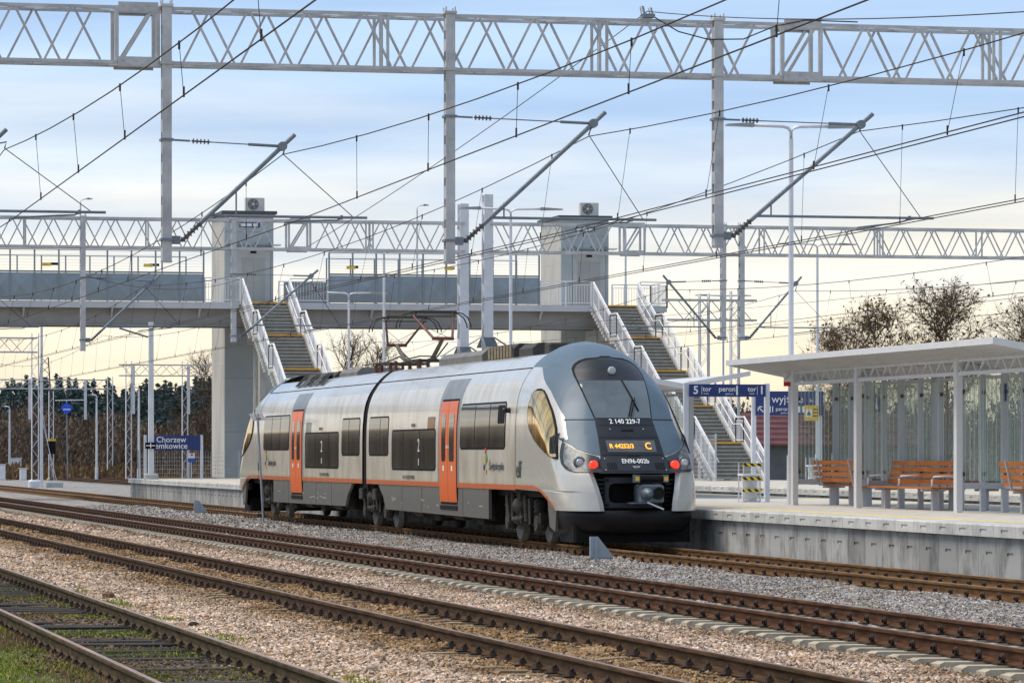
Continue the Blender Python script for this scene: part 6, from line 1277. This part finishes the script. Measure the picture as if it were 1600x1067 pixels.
# unseen wood band, added left of view to darken the train window reflections
n = 24000; C = np.stack([-46 + rs.normal(size=n) * 4, rs.uniform(235, 700, n), rs.uniform(0, 1, n) ** .8 * (6.5 + 1.5 * np.sin(np.arange(n) * .01)) - .3], 1); tag(tri_cloud('reflection_wood', C, np.full(n, 1.3), .5, TWIG, 1.2), 'unseen leafless wood added for the train windows to mirror', 'forest', kind='stuff')
def bare_tree(X, Y, z0, h, spread, seed, label, leaves=0, lsize=.14, upright=.55, depth=5, group='bare trees', m=TWIG):
    rd = random.Random(seed); t = thing('bare_tree', (X, Y, z0), label, 'tree', group); tw = MB(); tips = []
    def grow(p, d, L_, r, lev):
        segs = 3; pts = [p]; 
        for i in range(segs):
            d = (d + Vector((rd.gauss(0, .13), rd.gauss(0, .13), rd.gauss(.04, .10)))).normalized(); p = p + d * (L_ / segs); pts.append(p)
            if lev < depth and i >= (1 if lev == 0 else 0):
                for q in range(2 if lev else 3):
                    az = rd.uniform(0, 6.283); v = d.orthogonal(); v.rotate(Matrix.Rotation(az, 3, d)); nd = (d * upright + v * spread * rd.uniform(.6, 1.1) + Vector((0, 0, .12))).normalized()
                    grow(p, nd, L_ * rd.uniform(.48, .66), r * .52, lev + 1)
        rr = [r * (1 - .5 * i / segs) for i in range(segs + 1)]
        tw.path(pts, rr, 5 if lev < 2 else 3)
        if lev >= depth - 1: tips.extend(pts[1:])
    # a straight tapering trunk, then boughs along it
    tk = MB(); tp = [Vector((X, Y, z0))]; n_ = 8
    for i in range(n_): tp.append(tp[-1] + Vector((rd.gauss(0, .05), rd.gauss(0, .05), h * .78 / n_)))
    tk.path(tp, [h * .016 * (1 - .85 * i / n_) for i in range(n_ + 1)], 7); tk.build('trunk', BARK, t)
    for i in range(2, n_ + 1):
        for q in range(3 if i < n_ else 4):
            az = rd.uniform(0, 6.283); e_ = upright + .9 * (i / n_ - .4); dirv = Vector((math.cos(az) * spread, math.sin(az) * spread, e_)).normalized(); grow(tp[i].copy(), dirv, h * (.27 if i < n_ else .2) * (1.15 - .5 * i / n_), h * .0045, 2)
    tw.build('crown', m, t)
    if leaves:
        P = np.array([tuple(rd.choice(tips)) for _ in range(leaves)]) + rs.normal(size=(leaves, 3)) * .10
        o = tri_cloud('leaves', P - np.array([X, Y, z0]), np.full(leaves, lsize), 0, DRYL); o.parent = t
    return t
def tree_at(px_, top, Z, z0=-.3): X = Z * (px_ - VX) / LL; Y = (Z - SS * X) / CC; return X, Y, H + (HY - top) * Z / F - z0
for px_, top, Z, seed, lv, sprd, lb in ((1365, 462, 190, 3, 2200, 1.0, 'wide leafless tree behind the shelter roof, left of the taller one'), (1478, 436, 195, 8, 2000, .7, 'taller leafless tree with brown tufts behind the shelter roof'), (1612, 460, 190, 5, 1200, .6, 'leafless tree cut off by the right picture edge'), (1310, 505, 215, 9, 700, .6, 'smaller leafless tree behind the shelter beside the lamp post')):
    X, Y, h = tree_at(px_, top, Z); bare_tree(X, Y, -.3, h, sprd, seed, lb, lv, .16)
for px_, top, Z, seed, lb in ((545, 512, 250, 21, 'leafless tree under the bridge right of the left stairs'), (590, 520, 265, 25, 'leafless tree under the bridge behind the lamp posts'), (318, 545, 330, 23, 'leafless tree beside the left lift tower'), (355, 555, 330, 27, 'leafless tree behind the left lift tower'), (985, 560, 300, 24, 'leafless tree behind the right stairs')):
    X, Y, h = tree_at(px_, top, Z); bare_tree(X, Y, -.3, h, .6, seed, lb, 0, upright=.6, depth=4)
# ---------------------------------------------------------------- house with a dark red roof
X, Y, _ = tree_at(1232, 650, 232); ROOF = mat('maroon_roof', (.13, .045, .05), .6, 0, .2, 1.5); HW = mat('house_wall', (.16, .17, .19), .8, 0, .15, 1)
hs = thing('house', (X, Y, -.3), 'low house with dark red tiled roof behind the far platform', 'house')
MB().box(X - 2.6, X + 7, Y - 3, Y + 3, -.3, 2.5).build('wall', HW, hs)
rf_ = MB().prism([(Y - 3.6, 2.4), (Y + 3.6, 2.4), (Y, 4.35)], 'x', X - 3, X + 7.4).build('roof', ROOF, hs)
for i in range(6): MB().bar((X - 3, Y - 3.62 + i * .6, 2.46 + i * .325), (X + 7.4, Y - 3.62 + i * .6, 2.46 + i * .325), .05, .05).build('tile_course', ROOF, rf_)
for q in (-.9, 1.3, 3.5): w_ = MB().box(X + q, X + q + 1.0, Y - 3.03, Y - 3.001, .7, 1.9).build('window', TGL, hs); MB().box(X + q + .47, X + q + .53, Y - 3.05, Y - 3.031, .7, 1.9).build('frame', WHITEP, w_)
# ---------------------------------------------------------------- mesh fences
def fence(p0, p1, label, h=1.7, z0=.76, cell=.18):
    p0 = Vector((*p0, z0)); p1 = Vector((*p1, z0)); d = p1 - p0; L_ = d.length; t = thing('mesh_fence', p0.lerp(p1, .5), label, 'fence', 'grey mesh fences'); n_ = max(1, int(round(L_ / 2.5)))
    for i in range(n_ + 1): c = p0 + d * (i / n_); MB().box(c.x - .03, c.x + .03, c.y - .03, c.y + .03, z0, z0 + h + .05).build('post', STEEL, t)
    for i in range(n_):
        a, b_ = p0 + d * (i / n_), p0 + d * ((i + 1) / n_); m = MB(); k_ = int((b_ - a).length / (cell * .6))
        for j in range(1, k_): c = a.lerp(b_, j / k_); m.bar(c + Vector((0, 0, .05)), c + Vector((0, 0, h)), .010, .010)
        for j in range(int(h / cell)): zz = Vector((0, 0, .06 + j * cell)); m.bar(a + zz, b_ + zz, .012, .012)
        tag(m.build('mesh_panel', STEEL, t), kind='stuff')
fence((21.3, 173.6), (26, 173.9), 'mesh fence behind the station name board', 1.25); fence((40.6, 160), (42.2, 150.5), 'mesh fence beside the foot of the right stairs', 1.9); fence((38.8, 163), (40.5, 163), 'mesh fence under the right stairs', 1.9)
# ---------------------------------------------------------------- small lineside things
PLT = mat('lineside_grey', (.30, .35, .40), .5, .2, .08, 3)
def wedge(X, Y, label):
    z0 = -.19; t = thing('track_marker', (X, Y, z0), label, 'track marker', 'grey wedge markers'); b = MB(); b.prism([(X - .19, z0 + .10), (X + .24, z0 + .10), (X + .24, z0 + .17), (X - .04, z0 + .52), (X - .19, z0 + .52)], 'y', Y - .035, Y + .035); b.build('plate', PLT, t); MB().box(X - .11, X - .05, Y - .07, Y - .036, z0, z0 + .48).build('post', PLT, t); MB().box(X - .2, X + .25, Y - .045, Y - .0355, z0 + .10, z0 + .13).build('rib', STEELD, t)
for px_, py_, X, lb in ((937, 872, 17.35, 'grey wedge-shaped marker between the tracks in front of the cab'), (312, 800, 17.7, 'grey wedge-shaped marker between the tracks left of the train')): wedge(X, onX(px_, py_, X)[0], lb)
X = 17.25; Y = onX(412, 815, X)[0]; t = thing('kilometre_sign', (X, Y, -.2), 'leaning white kilometre plate on a grey post before the rear cab', 'sign'); z1 = onX(404, 658, X)[1]
MB().tube((X, Y, -.25), (X - .18, Y, z1 + .1), .032, 8).build('post', PLT, t); b = MB(); b.prism([(X - .45, z1 + .21), (X - .06, z1 + .23), (X + .06, z1 + .02), (X - .32, z1 + .0)], 'y', Y - .06, Y - .04); b.build('plate', WTXT, t); text('1,5', .11, (X - .21, Y - .064, z1 + .16), DARK, t); text('380', .11, (X - .17, Y - .064, z1 + .06), DARK, t)
def cabinet(px_, y0, y1, Y, w_, label):
    X, zt = onY(px_, y0, Y); zb = onY(px_, y1, Y)[1]; t = thing('signal_cabinet', (X, Y, -.3), label, 'cabinet', 'trackside cabinets'); MB().bbox(X - w_, X + w_, Y - .3, Y + .3, -.3, zt, .04).build('body', WHITEP, t); MB().box(X - w_ * .9, X + w_ * .9, Y - .32, Y - .301, -.1, zt - .15).build('door', WHITEP, t); MB().box(X - w_ - .05, X + w_ + .05, Y - .35, Y + .35, zt, zt + .06).build('lid', STEELL, t)
cabinet(24, 716, 735, 330, .5, 'white signal cabinet at the far left'); cabinet(3, 726, 740, 300, .25, 'small white box at the left picture edge'); cabinet(36, 732, 742, 300, .25, 'small white box right of the far left cabinet')
X, z_ = onY(104, 638, 298); t = thing('signal_board', (X, 298, -.3), 'blue diamond-shaped signal board against the forest', 'signal'); b = MB(); b.prism([(X - .5, z_), (X, z_ - .5), (X + .5, z_), (X, z_ + .5)], 'y', 297.9, 297.95); b.build('diamond', mat('signal_blue', (.01, .10, .75), .5, 0, .05, 2), t); MB().box(X - .28, X + .28, 297.87, 297.89, z_ - .12, z_ - .03).build('bar', WTXT, t); MB().tube((X + .1, 298, -.3), (X, 298, z_), .06, 6).build('post', STEELD, t); MB().tube((X - .9, 298, z_ + .62), (X + 1.4, 298, z_ + .66), .04, 6).build('arm', STEELL, t); MB().tube((X, 298, z_), (X, 298, z_ + .64), .04, 6).build('hanger', STEELL, t)
X, zt = onY(70, 558, 335); t = thing('lattice_pylon', (X, 335, -.3), 'slim rust-brown lattice pylon behind the left masts', 'pylon'); b = MB()
for i in range(14):
    z0 = -.3 + i * (zt + .3) / 14; z1_ = -.3 + (i + 1) * (zt + .3) / 14; w0, w1 = 1.0 - .05 * i, 1.0 - .05 * (i + 1)
    for s_ in (-1, 1): b.bar((X + s_ * w0, 335, z0), (X + s_ * w1, 335, z1_), .1, .1); b.bar((X + s_ * w0, 335, z0), (X - s_ * w1, 335, z1_), .05, .05)
b.build('shaft', mat('pylon_rust', (.10, .065, .05), .8, 0, .3, 3), t)
# white painted block and a stone beside the near track
ROCK = mat('brown_stone', (.16, .09, .045), .9, 0, .35, 9, .5, 30)
def rock(px_, py_, s_, label, m=ROCK, seed=1):
    Z = F * (H + .18) / (py_ - HY); X = Z * (px_ - VX) / LL; Y = (Z - SS * X) / CC; rd = random.Random(seed); b = MB(); P = []
    for zz, k_ in ((-.3, .9), (.25, 1.05), (.75, .85), (1., .45)):
        P += [(X + s_ * k_ * math.cos(a) * rd.uniform(.8, 1.15), Y + s_ * k_ * math.sin(a) * rd.uniform(.8, 1.1), -.2 + s_ * 1.1 * zz) for a in [i * math.pi / 4 for i in range(8)]]
    fs_ = [tuple(range(24, 32))] + [(l * 8 + i, l * 8 + (i + 1) % 8, l * 8 + 8 + (i + 1) % 8, l * 8 + 8 + i) for l in range(3) for i in range(8)]; b.add(P, fs_); tag(b.build('stone', m), label, 'stone')
rock(170, 934, .10, 'brown stone on the ballast beside the near mossy track'); rock(302, 978, .07, 'dark lump beside the near track rail', mat('dark_clod', (.03, .028, .02), .9, 0, .3, 9), 4)
# ---------------------------------------------------------------- grass, moss and dead leaves along the near track
def field(name, n, fx, fy, size, up, m, label, cat, sz=2.2, zoff=0., keep=None):
    X = rs.uniform(*fx, n); Y = rs.uniform(*fy, n)
    if keep is not None: k_ = keep(X, Y); X, Y = X[k_], Y[k_]
    z = bed_height(X, Y) + zoff; return tag(tri_cloud(name, np.stack([X, Y, z], 1), np.full(len(X), size), up, m, sz), label, cat, kind='stuff')
def patch(fr, thr, ph=0.): return lambda X, Y: (np.sin(X * fr + ph) + np.sin(Y * fr * .7 + 1.3 * ph) + np.sin((X + Y) * fr * .55 + 2) + rs.normal(size=len(X)) * .5) > thr
field('grass', 90000, (.4, 3.75), (32, 62), .022, 1.2, GRASS, 'short green grass in the bottom left corner', 'grass', 1.9, keep=lambda X, Y: (rs.uniform(size=len(X)) < np.clip((3.95 - X) / .8, 0, 1)))
field('moss', 70000, (3.7, 5.75), (30, 62), .030, 1.0, leafy('moss', [(.11, .13, .02), (.21, .25, .03), (.32, .33, .05)]), 'yellow-green moss between the wooden sleepers', 'moss', 1.3, keep=patch(2.3, .15))
field('dead_leaves', 9000, (2.6, 5.7), (31, 60), .030, .3, leafy('dead_leaves', [(.20, .07, .03), (.27, .12, .05), (.12, .05, .025)]), 'rust-brown dead leaves along the near rails', 'leaves', 1., .01, keep=patch(1.7, 1.0, 1.))
field('dry_grass', 3000, (3.5, 4.0), (33, 50), .028, 1.8, DRYG, 'dry straw-coloured grass along the nearest rail', 'grass', 2.4, keep=patch(1.5, .9, 2.))
field('weeds', 14000, (5.55, 6.35), (31, 60), .035, 1.4, GRASS, 'green weeds along the far rail of the near track', 'weeds', 1.8, keep=patch(1.9, .9, .6))
field('weed_litter', 14000, (7.2, 11.9), (28, 70), .028, .4, leafy('litter_brown', [(.12, .07, .03), (.22, .14, .06), (.08, .05, .03)]), 'brown plant litter on the dirty ballast', 'litter', .8, .012, keep=patch(1.3, .9, 3.))
